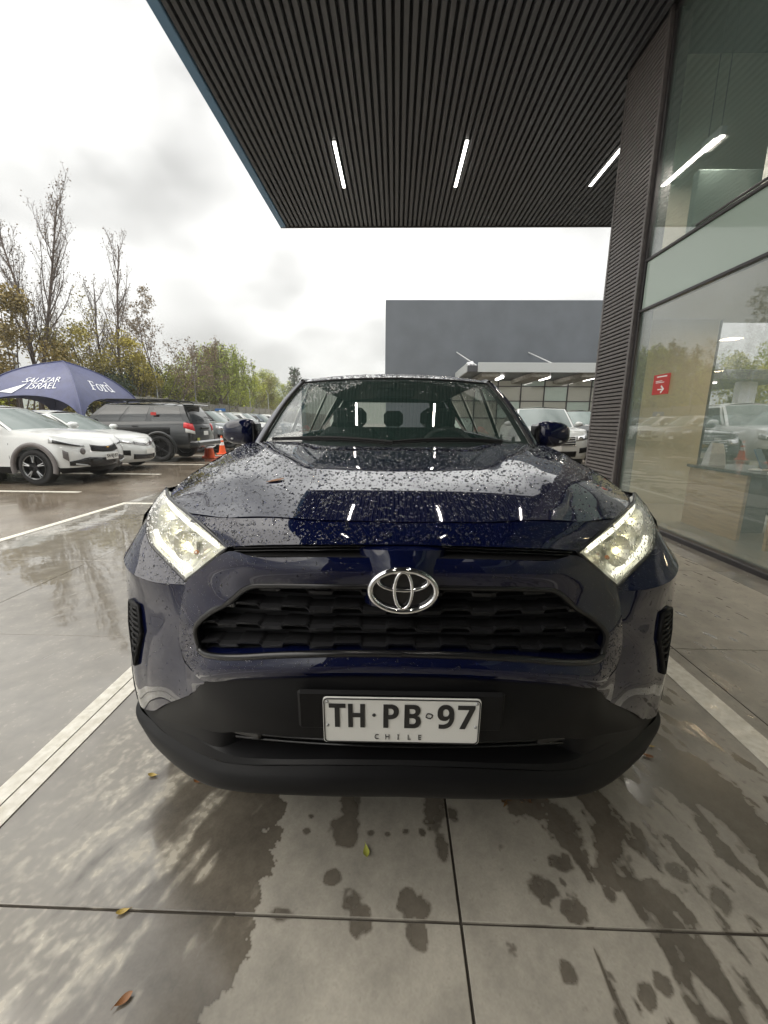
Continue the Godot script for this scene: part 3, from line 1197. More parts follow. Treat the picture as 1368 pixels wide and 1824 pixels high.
func rand_dir() -> Vector3:
	var y := rng.randf_range(-1, 1)
	var a := rng.randf_range(0, TAU)
	var r := sqrt(1 - y * y)
	return Vector3(cos(a) * r, y, sin(a) * r)


func limb(st: SurfaceTool, p: Vector3, dir: Vector3, length: float, r: float, level: int, o: Dictionary, tips: Array) -> void:
	var segs := 4 if level < 2 else 3
	var pts := [p]
	var radii := [r]
	var d := dir
	var q := p
	for k in segs:
		d = (d + Vector3.UP * float(o.lift) + rand_dir() * 0.16).normalized()
		q += d * length / segs
		pts.append(q)
		radii.append(r * (1.0 - 0.75 * (k + 1.0) / segs))
	tube(st, pts, radii, 6 if level < 1 else (4 if level < 2 else 3), false)
	if level >= int(o.levels):
		tips.append(q)
		tips.append(pts[segs - 1])
		return
	var count: int = o.kids[level]
	for k in count:
		var f := lerpf(float(o.start) if level == 0 else 0.2, 0.97, (k + rng.randf()) / count)
		var at := f * segs
		var i := mini(int(at), segs - 1)
		var pos: Vector3 = pts[i].lerp(pts[i + 1], at - i)
		var axis: Vector3 = (pts[i + 1] - pts[i]).normalized()
		var side := axis.cross(rand_dir()).normalized()
		var spread: float = o.spread
		var nd := (axis * (1.0 - spread) + side * spread + Vector3.UP * 0.1).normalized()
		var shrink := 1.0 - 0.62 * f if level == 0 else 0.8 - 0.35 * f
		limb(st, pos, nd, length * float(o.ratio[level]) * shrink * rng.randf_range(0.75, 1.2), maxf(r * 0.45 * (1.0 - 0.6 * f), 0.006), level + 1, o, tips)


func tint(a: Color, b: Color) -> Color:
	return a.lerp(b, rng.randf()) * rng.randf_range(0.7, 1.25)


func leaf_at(p: Vector3, size: float) -> Transform3D:
	var b := Basis.looking_at(rand_dir(), rand_dir() + Vector3(0.01, 0.02, 0.03))
	return Transform3D(b.scaled(Vector3.ONE * size * rng.randf_range(0.7, 1.3)), p)


func tree(called: String, label: String, at: Vector3, o: Dictionary, group := "") -> void:
	rng.seed = int(o.seed)
	var t := thing(called, label, "tree", at, 0.0, group)
	var st := mb()
	var tips := []
	for k in int(o.get("stems", 1)):
		var lean := Vector3(0, 1, 0) if k == 0 else Vector3(rng.randf_range(-0.35, 0.35), 1, rng.randf_range(-0.35, 0.35)).normalized()
		limb(st, Vector3(0, -0.1, 0), lean, float(o.height) * (1.0 if k == 0 else 0.8), float(o.height) * 0.0095, 0, o, tips)
	obj("trunk", st, M.bark, t)
	var places := []
	var tints := []
	for p in tips:
		for k in int(o.leaves):
			if rng.randf() < float(o.get("keep", 1.0)):
				var c: Vector3 = p + rand_dir() * float(o.get("fuzz", 0.25)) * rng.randf()
				places.append(leaf_at(c, o.leaf))
				tints.append(tint(o.c1, o.c2))
	if places.size():
		scatter("crown", leaf_mesh, M.leaf, places, tints, t)


# leaves in uneven clumps on a few bare stems; r = half sizes
func bush(called: String, label: String, at: Vector3, r: Vector3, n: int, leaf: float, c1: Color, c2: Color, sd: int, group := "", cat := "bush") -> void:
	rng.seed = sd
	var t := thing(called, label, cat, at, 0.0, group)
	var clumps := []
	for k in 26:
		var d := rand_dir() * pow(rng.randf(), 0.4)
		var p := Vector3(d.x * r.x, r.y + d.y * r.y, d.z * r.z)
		clumps.append([p, rng.randf_range(0.16, 0.36) * (r.x + r.y + r.z) / 3.0, rng.randf_range(0.6, 1.25)])
	var st := mb()
	for k in 12:
		var e: Vector3 = clumps[k][0]
		tube(st, [Vector3(e.x * 0.15, -0.1, e.z * 0.15), Vector3(e.x * 0.4, e.y * 0.5, e.z * 0.4), e], [0.05, 0.035, 0.012], 5, false)
	obj("stem", st, M.bark, t)
	var places := []
	var tints := []
	for k in n:
		var c = clumps[rng.randi() % clumps.size()]
		var p: Vector3 = c[0] + rand_dir() * c[1] * pow(rng.randf(), 0.45)
		if p.y < 0.0:
			p.y = rng.randf_range(0, 0.3)
		places.append(leaf_at(p, leaf))
		tints.append(tint(c1, c2) * float(c[2]))
	scatter("crown", leaf_mesh, M.leaf, places, tints, t)


func willow(at: Vector3, h: float, w: float) -> void:
	rng.seed = 77
	var t := thing("willow_tree", "bright green weeping willow behind the concrete wall", "tree", at)
	var st := mb()
	var tips := []
	limb(st, Vector3(0, -0.1, 0), Vector3.UP, h * 0.75, 0.22, 0, {"lift": 0.05, "levels": 1, "kids": [12], "start": 0.4, "spread": 0.6, "ratio": [0.5]}, tips)
	obj("trunk", st, M.bark, t)
	var places := []
	var tints := []
	var strand := mb()
	for k in 300:
		var d := rand_dir()
		var rr := sqrt(rng.randf())
		var p := Vector3(d.x * w * rr, h * (0.72 + 0.28 * sqrt(maxf(0.0, 1.0 - rr * rr))) * rng.randf_range(0.88, 1.0), d.z * w * rr)
		var drop := rng.randf_range(0.8, h * 0.55)
		var brown := rng.randf() < 0.30 and absf(d.x) < 0.6
		tube(strand, [p, p + Vector3(d.x * 0.2, -drop * 0.4, d.z * 0.2), p + Vector3(d.x * 0.25, -drop, d.z * 0.25)], [0.012, 0.008, 0.004], 3, false)
		for j in int(drop * 12.0):
			var q := p + Vector3(d.x * 0.22, -drop * rng.randf(), d.z * 0.22) + rand_dir() * 0.12
			places.append(leaf_at(q, 0.17))
			tints.append(tint(Color(0.10, 0.085, 0.06), Color(0.14, 0.12, 0.08)) if brown else tint(Color(0.24, 0.30, 0.045), Color(0.40, 0.45, 0.08)))
	obj("strand", strand, M.bark, t)
	scatter("crown", leaf_mesh, M.leaf, places, tints, t)


func build_vegetation() -> void:
	make_leaf()
	var tall := {"lift": 0.24, "levels": 3, "kids": [26, 10, 7], "start": 0.30, "spread": 0.42, "ratio": [0.33, 0.5, 0.45], "leaves": 2, "keep": 0.16, "leaf": 0.09, "c1": Color(0.13, 0.09, 0.07), "c2": Color(0.20, 0.15, 0.09)}
	tree("poplar_tree", "tallest nearly bare tree, at the left edge behind the blue tent", Vector3(-18.9, 0, -22.0), tall.merged({"seed": 5, "height": 12.4, "stems": 2}), "bare trees beyond the lot")
	tree("poplar_tree", "slim bare tree with upright branches, between the tallest tree and the round brown one", Vector3(-16.8, 0, -26.0), tall.merged({"seed": 9, "height": 11.2, "kids": [22, 8, 6], "stems": 2}, true), "bare trees beyond the lot")
	tree("brown_tree", "round brownish half bare tree where the boundary wall begins", Vector3(-15.5, 0, -28.5), {"seed": 13, "height": 8.6, "lift": 0.10, "levels": 3, "kids": [14, 9, 7], "start": 0.22, "spread": 0.55, "ratio": [0.62, 0.5, 0.42], "leaves": 3, "keep": 0.55, "leaf": 0.13, "c1": Color(0.16, 0.125, 0.08), "c2": Color(0.24, 0.17, 0.10), "stems": 2})
	tree("slender_tree", "thin bare tree tangled above the yellowing bushes right of the tent peak", Vector3(-17.5, 0, -24.5), {"seed": 21, "height": 7.0, "lift": 0.06, "levels": 3, "kids": [12, 6, 4], "start": 0.25, "spread": 0.6, "ratio": [0.6, 0.5, 0.45], "leaves": 3, "keep": 0.5, "leaf": 0.13, "c1": Color(0.22, 0.19, 0.05), "c2": Color(0.34, 0.28, 0.08), "stems": 3})
	willow(Vector3(-14.7, 0.3, -36.0), 7.4, 2.7)
	var y1 := Color(0.26, 0.215, 0.035)
	var y2 := Color(0.46, 0.39, 0.07)
	var g1 := Color(0.19, 0.22, 0.022)
	var g2 := Color(0.50, 0.53, 0.06)
	var d1 := Color(0.02, 0.045, 0.02)
	var d2 := Color(0.05, 0.08, 0.03)
	bush("olive_bush", "tall olive brown bush at the left edge above the tent", Vector3(-18.4, 0.2, -20.4), Vector3(2.3, 3.6, 1.8), 9000, 0.16, Color(0.17, 0.12, 0.035), Color(0.32, 0.24, 0.06), 31)
	bush("yellow_bush", "yellowing bush behind the peak of the blue tent", Vector3(-18.0, 0.2, -23.3), Vector3(1.9, 3.2, 1.6), 6000, 0.15, y1, y2, 32)
	bush("yellow_bush", "loose yellow bush between the tent peak and the slim bare tree", Vector3(-17.7, 0.2, -25.6), Vector3(1.8, 3.2, 1.8), 3600, 0.15, y1, y2, 33)
	bush("yellow_bush", "rounded mustard bush just right of the slim bare tree trunk", Vector3(-16.1, 0.3, -26.0), Vector3(1.3, 3.0, 1.5), 6500, 0.14, y1, y2, 34)
	bush("dark_bush", "dark evergreen bush low behind the tent peak", Vector3(-16.9, 0.0, -24.0), Vector3(2.4, 2.25, 1.5), 7000, 0.15, d1, d2, 35)
	bush("dark_bush", "dark green bush at the far left behind the lamp post", Vector3(-22.0, 0.0, -21.5), Vector3(2.2, 2.3, 1.8), 4200, 0.17, d1, d2 + Color(0.03, 0.06, 0), 36)
	bush("green_bush", "low green bush at the left edge behind the tent", Vector3(-20.2, 0.0, -19.0), Vector3(2.2, 1.7, 1.4), 3600, 0.15, g1, g2, 37)
	bush("conifer_bush", "dark pointed bush between the yellow bushes", Vector3(-16.6, 0.0, -25.2), Vector3(0.9, 2.2, 0.9), 2600, 0.13, d1, d2, 38)
	bush("yellow_tree", "yellow leaved tree right of the annexe, seen through the showroom glass", Vector3(21.5, 0.8, -25.0), Vector3(3.6, 2.6, 2.6), 9000, 0.17, Color(0.30, 0.28, 0.04), Color(0.50, 0.46, 0.08), 61, "", "tree")
	bush("green_tree", "greener tree beyond the yellow one behind the annexe", Vector3(27.0, 0.5, -31.0), Vector3(4.0, 3.6, 3.0), 7000, 0.2, g1, g2, 62, "", "tree")
	var k := 0
	for q in [[-15.6, -27.5, 1.7, 1.7], [-16.2, -30.5, 2.0, 2.1], [-15.6, -33.0, 1.7, 1.75], [-16.6, -35.0, 2.0, 2.3], [-15.6, -38.5, 1.9, 1.9], [-16.4, -41.0, 2.2, 2.7], [-15.7, -44.5, 2.0, 2.2], [-16.2, -48.0, 2.3, 2.8], [-15.8, -52.0, 2.3, 2.5], [-16.2, -57.0, 2.6, 2.9], [-15.8, -63.0, 2.8, 2.7]]:
		var where: String = ["over the start of the wall", "second along the wall", "third along the wall, below the brown tree", "tall one left of the willow", "at the foot of the willow", "just right of the willow", "behind the fourth pole", "darker one past the last pole", "far one near the navy car's mirror", "second last before the hill", "last before the hill"][k]
		bush("wall_bush", "leafy green bush above the concrete wall, %s" % where, Vector3(q[0] - 1.3, 1.2, q[1]), Vector3(q[2] * 1.15, q[3] * 1.1, q[2] * 1.15), 6500, 0.16, g1 if k % 3 else d2, g2 if k % 4 else Color(0.25, 0.2, 0.07), 40 + k, "bushes above the boundary wall")
		k += 1
	# araucaria-like conifer and a spire far off
	var t := thing("conifer_tree", "small spiky conifer far off above the navy car's roof corner", "tree", Vector3(-14.6, 0, -62))
	var st := mb()
	tube(st, [Vector3.ZERO, Vector3(0, 8.9, 0)], [0.16, 0.03], 6)
	obj("trunk", st, M.bark, t)
	rng.seed = 91
	var places := []
	var tints := []
	var bs := mb()
	for tier in 9:
		var y := 3.2 + tier * 0.62
		var len := 2.0 - tier * 0.17
		for j in 7:
			var a := TAU * (j + tier * 0.37) / 7
			var e := Vector3(cos(a) * len, y + 0.5, sin(a) * len)
			tube(bs, [Vector3(0, y, 0), Vector3(e.x * 0.6, y - 0.05, e.z * 0.6), e], [0.05, 0.05, 0.02], 4, false)
			for m in 22:
				var f := rng.randf()
				places.append(leaf_at(Vector3(0, y, 0).lerp(e, f) + rand_dir() * 0.14, 0.26))
				tints.append(tint(d1, d2))
	obj("branches", bs, M.bark, t)
	scatter("crown", leaf_mesh, M.leaf, places, tints, t)
	# lamp post behind the tent
	var lp := thing("lamp_post", "white lamp post standing behind the left of the blue tent", "lamp post", Vector3(-18.4, 0, -20.6))
	st = mb()
	tube(st, [Vector3.ZERO, Vector3(0, 4.2, 0)], [0.06, 0.045], 8)
	obj("pole", st, M.galvanised, lp)
	st = mb()
	box(st, Vector3(-0.14, 4.2, -0.12), Vector3(0.14, 4.34, 0.3), 0.03)
	obj("lamp_head", st, M.pale_steel, lp)


# ---------- parked cars ----------
# plan of half a car from the middle of the nose to the middle of the tail: x, s, normal, length along the outline
func car_plan(p: Dictionary) -> Array:
	var w: float = p.W / 2.0
	var rc: float = p.get("corner", 0.34)
	var fb: float = p.get("bow", 0.12)
	var rb: float = p.get("rear_bow", 0.06)
	var rr: float = p.get("rear_corner", 0.22)
	var pts := []
	for k in 9:
		var x := (w - rc) * k / 8.0
		pts.append(Vector2(x, fb * pow(x / (w - rc), 2)))
	for k in range(1, 8):
		var a := PI / 2 * k / 7.0
		pts.append(Vector2(w - rc + rc * sin(a), fb + rc * (1.0 - cos(a))))
	var s := fb + rc
	var e: float = p.L - rb - rr
	var n := int((e - s) / 0.055)
	for k in range(1, n):
		var f := float(k) / n
		pts.append(Vector2(w + 0.012 * sin(f * PI), lerpf(s, e, f)))
	for k in range(0, 8):
		var a := PI / 2 * k / 7.0
		pts.append(Vector2(w - rr + rr * cos(a), e + rr * sin(a)))
	for k in range(1, 8):
		var x := (w - rr) * (1.0 - k / 7.0)
		pts.append(Vector2(x, p.L - rb * pow(x / (w - rr), 2)))
	var out := []
	var d := 0.0
	for i in pts.size():
		var t: Vector2 = pts[mini(i + 1, pts.size() - 1)] - pts[maxi(i - 1, 0)]
		t = t.normalized()
		if i > 0:
			d += pts[i].distance_to(pts[i - 1])
		out.append([pts[i].x, pts[i].y, t.y, -t.x, d])
	return out


func skin_low(p: Dictionary, c: Array) -> float:
	var lo: float = p.lo
	if absf(c[2]) > 0.8:
		for s in [p.sf, p.sr]:
			var ra: float = p.R + 0.055
			var dx: float = absf(c[1] - s)
			if dx < ra:
				lo = maxf(lo, p.R + sqrt(ra * ra - dx * dx))
	return lo


func skin_point(p: Dictionary, c: Array, f: float, off := 0.0) -> Vector3:
	var lo := skin_low(p, c)
	var hi: float = soft_along(p.top, c[1])
	var base: float = p.lo
	var y := lerpf(base, hi, f)
	y = maxf(y, lo)
	var g := (y - base) / maxf(hi - base, 0.01)
	var ins := along([Vector2(0, 0.055), Vector2(0.14, 0.012), Vector2(0.4, 0.0), Vector2(0.58, 0.004), Vector2(0.72, 0.018), Vector2(0.88, 0.045), Vector2(1, 0.085)], g)
	if c[3] < -0.3:
		ins *= 1.0 + 0.9 * absf(c[3])
	if c[3] > 0.3:
		ins *= 1.0 + float(p.get("tail_lean", 0.4)) * c[3]
	ins -= off
	return v(c[0] - c[2] * ins, y, c[1] - c[3] * ins)


func skin(p: Dictionary, d: float, f: float, off: float) -> Vector3:
	var plan: Array = p.plan
	var side := -1.0 if d < 0 else 1.0
	d = absf(d)
	var i := 0
	while i < plan.size() - 2 and plan[i + 1][4] < d:
		i += 1
	var t := clampf((d - plan[i][4]) / (plan[i + 1][4] - plan[i][4]), 0, 1)
	var q := skin_point(p, plan[i], f, off).lerp(skin_point(p, plan[i + 1], f, off), t)
	q.x *= side
	return q


# a raised field on the skin between two distances along the outline, with its heights at both ends; edged all round
func skin_field(st: SurfaceTool, p: Dictionary, d0: float, lo0: float, hi0: float, d1: float, lo1: float, hi1: float, off := 0.008, bulge := 0.0, nu := 8) -> void:
	var rows := []
	for j in 6:
		var row := []
		for i in nu + 3:
			var u := clampf((i - 1.0) / nu, 0, 1)
			var w := clampf((j - 1.0) / 3.0, 0, 1)
			var edge := i == 0 or i == nu + 2 or j == 0 or j == 5
			var o := -0.012 if edge else off + bulge * sin(u * PI) * sin(w * PI)
			row.append(skin(p, lerpf(d0, d1, u), lerpf(lerpf(lo0, lo1, u), lerpf(hi0, hi1, u), w), o))
		rows.append(row)
	grid(st, rows)


func pair_field(t: Node3D, called: String, m: Material, p: Dictionary, a: Array, off := 0.008, bulge := 0.0) -> Array:
	var out := []
	for s in [1.0, -1.0]:
		var st := mb()
		skin_field(st, p, a[0] * s, a[1], a[2], a[3] * s, a[4], a[5], off, bulge)
		out.append(obj(called, st, m, t))
	return out


func wheel(t: Node3D, at: Vector3, r: float, w: float, side: float, rim_mat: Material, spokes: int) -> void:
	var xf := Transform3D(Basis(Vector3.BACK, -PI / 2 * side), at)
	var tyre := mb()
	var rim := r * 0.70
	lathe(tyre, [Vector2(rim, -w * 0.45), Vector2(r * 0.93, -w * 0.5), Vector2(r * 0.985, -w * 0.40), Vector2(r, -w * 0.2), Vector2(r, w * 0.2), Vector2(r * 0.985, w * 0.40), Vector2(r * 0.93, w * 0.5), Vector2(rim, w * 0.45), Vector2(rim * 0.97, w * 0.3)], 36, xf)
	var o := obj("wheel", tyre, M.rubber, t)
	var st := mb()
	lathe(st, [Vector2(rim, w * 0.45), Vector2(rim * 0.96, w * 0.44), Vector2(rim * 0.93, w * 0.30), Vector2(rim * 0.9, -w * 0.2)], 36, xf)
	for k in spokes:
		var a := TAU * k / spokes
		var b := Basis(Vector3.UP, a)
		for tw in [-0.16, 0.16]:
			var x2 := xf * Transform3D(b * Basis(Vector3.UP, tw * 0.35), Vector3(0, w * 0.33, 0))
			box(st, Vector3(rim * 0.10, -0.02, -rim * 0.055 + tw * rim * 0.3), Vector3(rim * 0.94, 0.022, rim * 0.055 + tw * rim * 0.3), 0.008, x2)
	lathe(st, [Vector2(0, w * 0.40), Vector2(rim * 0.16, w * 0.39), Vector2(rim * 0.2, w * 0.3)], 16, xf)
	obj("rim", st, rim_mat, o)
	st = mb()
	lathe(st, [Vector2(0, w * 0.06), Vector2(rim * 0.9, w * 0.05)], 24, xf)
	obj("brake_disc", st, M.dull_black, o)


func face_point(q: Array, u: float, w: float, off: float) -> Vector3:
	var n: Vector3 = ((q[1] - q[0]).cross(q[3] - q[0])).normalized()
	var p: Vector3 = q[0].lerp(q[1], u).lerp(q[3].lerp(q[2], u), w)
	return p + q[4] * (1.0 - pow(2.0 * u - 1.0, 2)) + q[5] * (1.0 - pow(2.0 * w - 1.0, 2)) + n * off


# field of a cabin face given by its corners (q0..q3), bowed by q4 across and q5 upwards
func face_field(st: SurfaceTool, q: Array, u0: float, u1: float, w0: float, w1: float, off: float, nu := 10, nw := 6) -> void:
	var rows := []
	for j in nw + 1:
		var row := []
		for i in nu + 1:
			row.append(face_point(q, lerpf(u0, u1, float(i) / nu), lerpf(w0, w1, float(j) / nw), off))
		rows.append(row)
	grid(st, rows)


func mirrored(q: Array) -> Array:
	return [flip(q[1]), flip(q[0]), flip(q[3]), flip(q[2]), flip(q[4]), flip(q[5])]


func make_car(called: String, label: String, cat: String, at: Vector3, turn: float, p: Dictionary) -> Node3D:
	var t := thing(called, label, cat, at, turn, p.get("group", "cars parked around the lot"))
	p.plan = car_plan(p)
	var body_mat: Material = M[p.paint]
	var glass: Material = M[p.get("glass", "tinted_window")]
	var fs := [0.0, 0.07, 0.16, 0.28, 0.42, 0.56, 0.66, 0.76, 0.86, 0.94, 1.0]
	var clad: int = p.get("clad_rows", 0)
	var body := mb()
	var low := mb()
	var rows := []
	for f in fs:
		var row := []
		for c in p.plan:
			row.append(skin_point(p, c, f))
		rows.append(row)
	if clad > 0:
		grid(low, rows.slice(0, clad + 1), true)
	grid(body, rows.slice(clad), true)
	# bonnet, tail deck
	for part in [0, 1]:
		var deck := []
		for c in p.plan:
			if (part == 0 and c[1] <= p.ws + 0.25) or (part == 1 and c[1] >= p.rb - 0.25):
				var e := skin_point(p, c, 1.0)
				var row := []
				var crown: float = p.get("crown", 0.04) * clampf(c[1] / 0.5, 0, 1) if part == 0 else 0.02
				for k in 13:
					var x := lerpf(-1.0, 1.0, k / 12.0)
					row.append(Vector3(e.x * x, e.y + crown * (1.0 - x * x) * clampf(e.x / 0.5, 0, 1), e.z))
				deck.append(row)
		grid(body, deck)
	# cabin
	var w: float = p.W / 2.0
	var wb: float = w - 0.10
	var wr: float = p.get("roof_half", w - 0.30)
	var bf: float = soft_along(p.top, p.ws) - 0.005
	var br: float = soft_along(p.top, p.rb) - 0.005
	var ry: float = p.H
	var front := [v(-wb, bf, p.ws + 0.2), v(wb, bf, p.ws + 0.2), v(wr, ry - 0.07, p.wt + 0.12), v(-wr, ry - 0.07, p.wt + 0.12), Vector3(0, 0.02, 0.17), Vector3(0, 0.012, 0.012)]
	var back := [v(wb - 0.03, br, p.rb - 0.08), v(-wb + 0.03, br, p.rb - 0.08), v(-wr + 0.04, ry - 0.10, p.rt), v(wr - 0.04, ry - 0.10, p.rt), Vector3(0, 0, -0.07), Vector3(0, 0.02, -0.02)]
	var side := [front[1], back[0], back[3], front[2], Vector3(0.015, 0, 0), Vector3(0.03, 0, 0)]
	var top := [front[3], front[2], back[3], back[2], Vector3(0, 0.065, 0), Vector3(0, 0.045, 0)]
	var cabin_mat: Material = body_mat
	face_field(body, front, 0, 1, 0, 1, 0.0)
	face_field(body, back, 0, 1, 0, 1, 0.0)
	face_field(body, side, 0, 1, 0, 1, 0.0)
	face_field(body, mirrored(side), 0, 1, 0, 1, 0.0)
	face_field(body, top, 0, 1, 0, 1, 0.0, 12, 10)
	obj("body", body, body_mat, t)
	if clad > 0:
		obj("lower_cladding", low, M.black_plastic, t)
	# floor pan so that no light passes under the skin
	var pan := mb()
	box(pan, v(-w + 0.12, p.lo + 0.05, p.L - 0.3), v(w - 0.12, p.lo + 0.32, 0.35))
	obj("floor_pan", pan, M.dull_black, t)
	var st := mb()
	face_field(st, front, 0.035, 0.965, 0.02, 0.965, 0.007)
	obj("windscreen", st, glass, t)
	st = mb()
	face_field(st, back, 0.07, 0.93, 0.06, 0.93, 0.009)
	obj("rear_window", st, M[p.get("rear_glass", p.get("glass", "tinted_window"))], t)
	for q in [side, mirrored(side)]:
		for u in p.get("windows", [[0.05, 0.42], [0.45, 0.78], [0.81, 0.95]]):
			var u0: float = u[0]
			var u1: float = u[1]
			if q != side:
				u0 = 1.0 - u[1]
				u1 = 1.0 - u[0]
			st = mb()
			face_field(st, q, u0, u1, 0.06, 0.90, 0.007)
			obj("side_window", st, M[p.get("side_glass", "dark_window")], t)
	# door seams and handles
	for s in [1.0, -1.0]:
		for u in p.get("seams", [[0.40, 0.0]]):
			pass
		for hs in p.get("handles", []):
			st = mb()
			var c := skin(p, hs * s, 0.83, 0.012)
			box(st, c + Vector3(-0.014, -0.014, -0.09), c + Vector3(0.014, 0.014, 0.09), 0.008)
			obj("door_handle", st, M[p.get("handle_mat", p.paint)], t)
		for hs in p.get("door_lines", []):
			st = mb()
			skin_field(st, p, (hs - 0.004) * s, 0.1, 0.985, (hs + 0.004) * s, 0.1, 0.985, 0.0012, 0.0, 1)
			obj("door_gap", st, M.dull_black, t)
	# mirrors
	for s in [1.0, -1.0]:
		st = mb()
		var c := v((w + 0.09) * s, bf + 0.10, p.ws + 0.42)
		lathe(st, [Vector2(0, -0.09), Vector2(0.07, -0.085), Vector2(0.10, -0.04), Vector2(0.09, 0.06), Vector2(0, 0.09)], 14, Transform3D(Basis(Vector3.RIGHT, PI / 2).scaled(Vector3(1.15, 0.8, 1)), c))
		box(st, c + Vector3(-0.14 if s > 0 else 0.0, -0.06, -0.03), c + Vector3(0.0 if s > 0 else 0.14, -0.03, 0.03), 0.01)
		obj("door_mirror", st, M[p.get("mirror_mat", p.paint)], t)
	# wheels
	for s in [1.0, -1.0]:
		for ws in [p.sf, p.sr]:
			wheel(t, v((w - 0.125) * s, p.R, ws), p.R, 0.23, s, M[p.get("rim", "alloy")], p.get("spokes", 5))
			if p.has("flare"):
				st = mb()
				var rws := []
				for q in [[0.045, -0.03], [0.05, 0.018], [0.115, 0.02], [0.13, -0.012]]:
					var row := []
					for k in 25:
						var a := lerpf(-0.28, PI + 0.28, k / 24.0)
						row.append(v((w + q[1]) * s, p.R + sin(a) * (p.R + q[0]), ws - cos(a) * (p.R + q[0])))
					rws.append(row)
				grid(st, rws)
				obj("wheel_arch_trim", st, M[p.flare], t)
	return t


func plate_on(t: Node3D, text: String, at: Vector3, back := false) -> void:
	var st := mb()
	box(st, at + Vector3(-0.18, -0.065, -0.004), at + Vector3(0.18, 0.065, 0.004), 0.003)
	var o := obj("number_plate", st, M.plate_white, t)
	if text:
		var k := -1.0 if back else 1.0
		var m := letters(text, 0.095, 0.004, "Droid Sans", func(q: Vector3) -> Vector3: return at + Vector3(q.x * k * 0.9, q.y + 0.006, (0.005 + q.z) * k), true)
		obj("plate_lettering", m, M.plate_black, o)


func lamp_pair(t: Node3D, p: Dictionary, a: Array, lens: String, inner: String, b: Array) -> void:
	var o := pair_field(t, "headlight", M[lens], p, a, 0.006, 0.012)
	for k in 2:
		var s := 1.0 if k == 0 else -1.0
		var st := mb()
		skin_field(st, p, b[0] * s, b[1], b[2], b[3] * s, b[4], b[5], 0.022, 0.004, 6)
		obj("lamp_unit", st, M[inner], o[k])


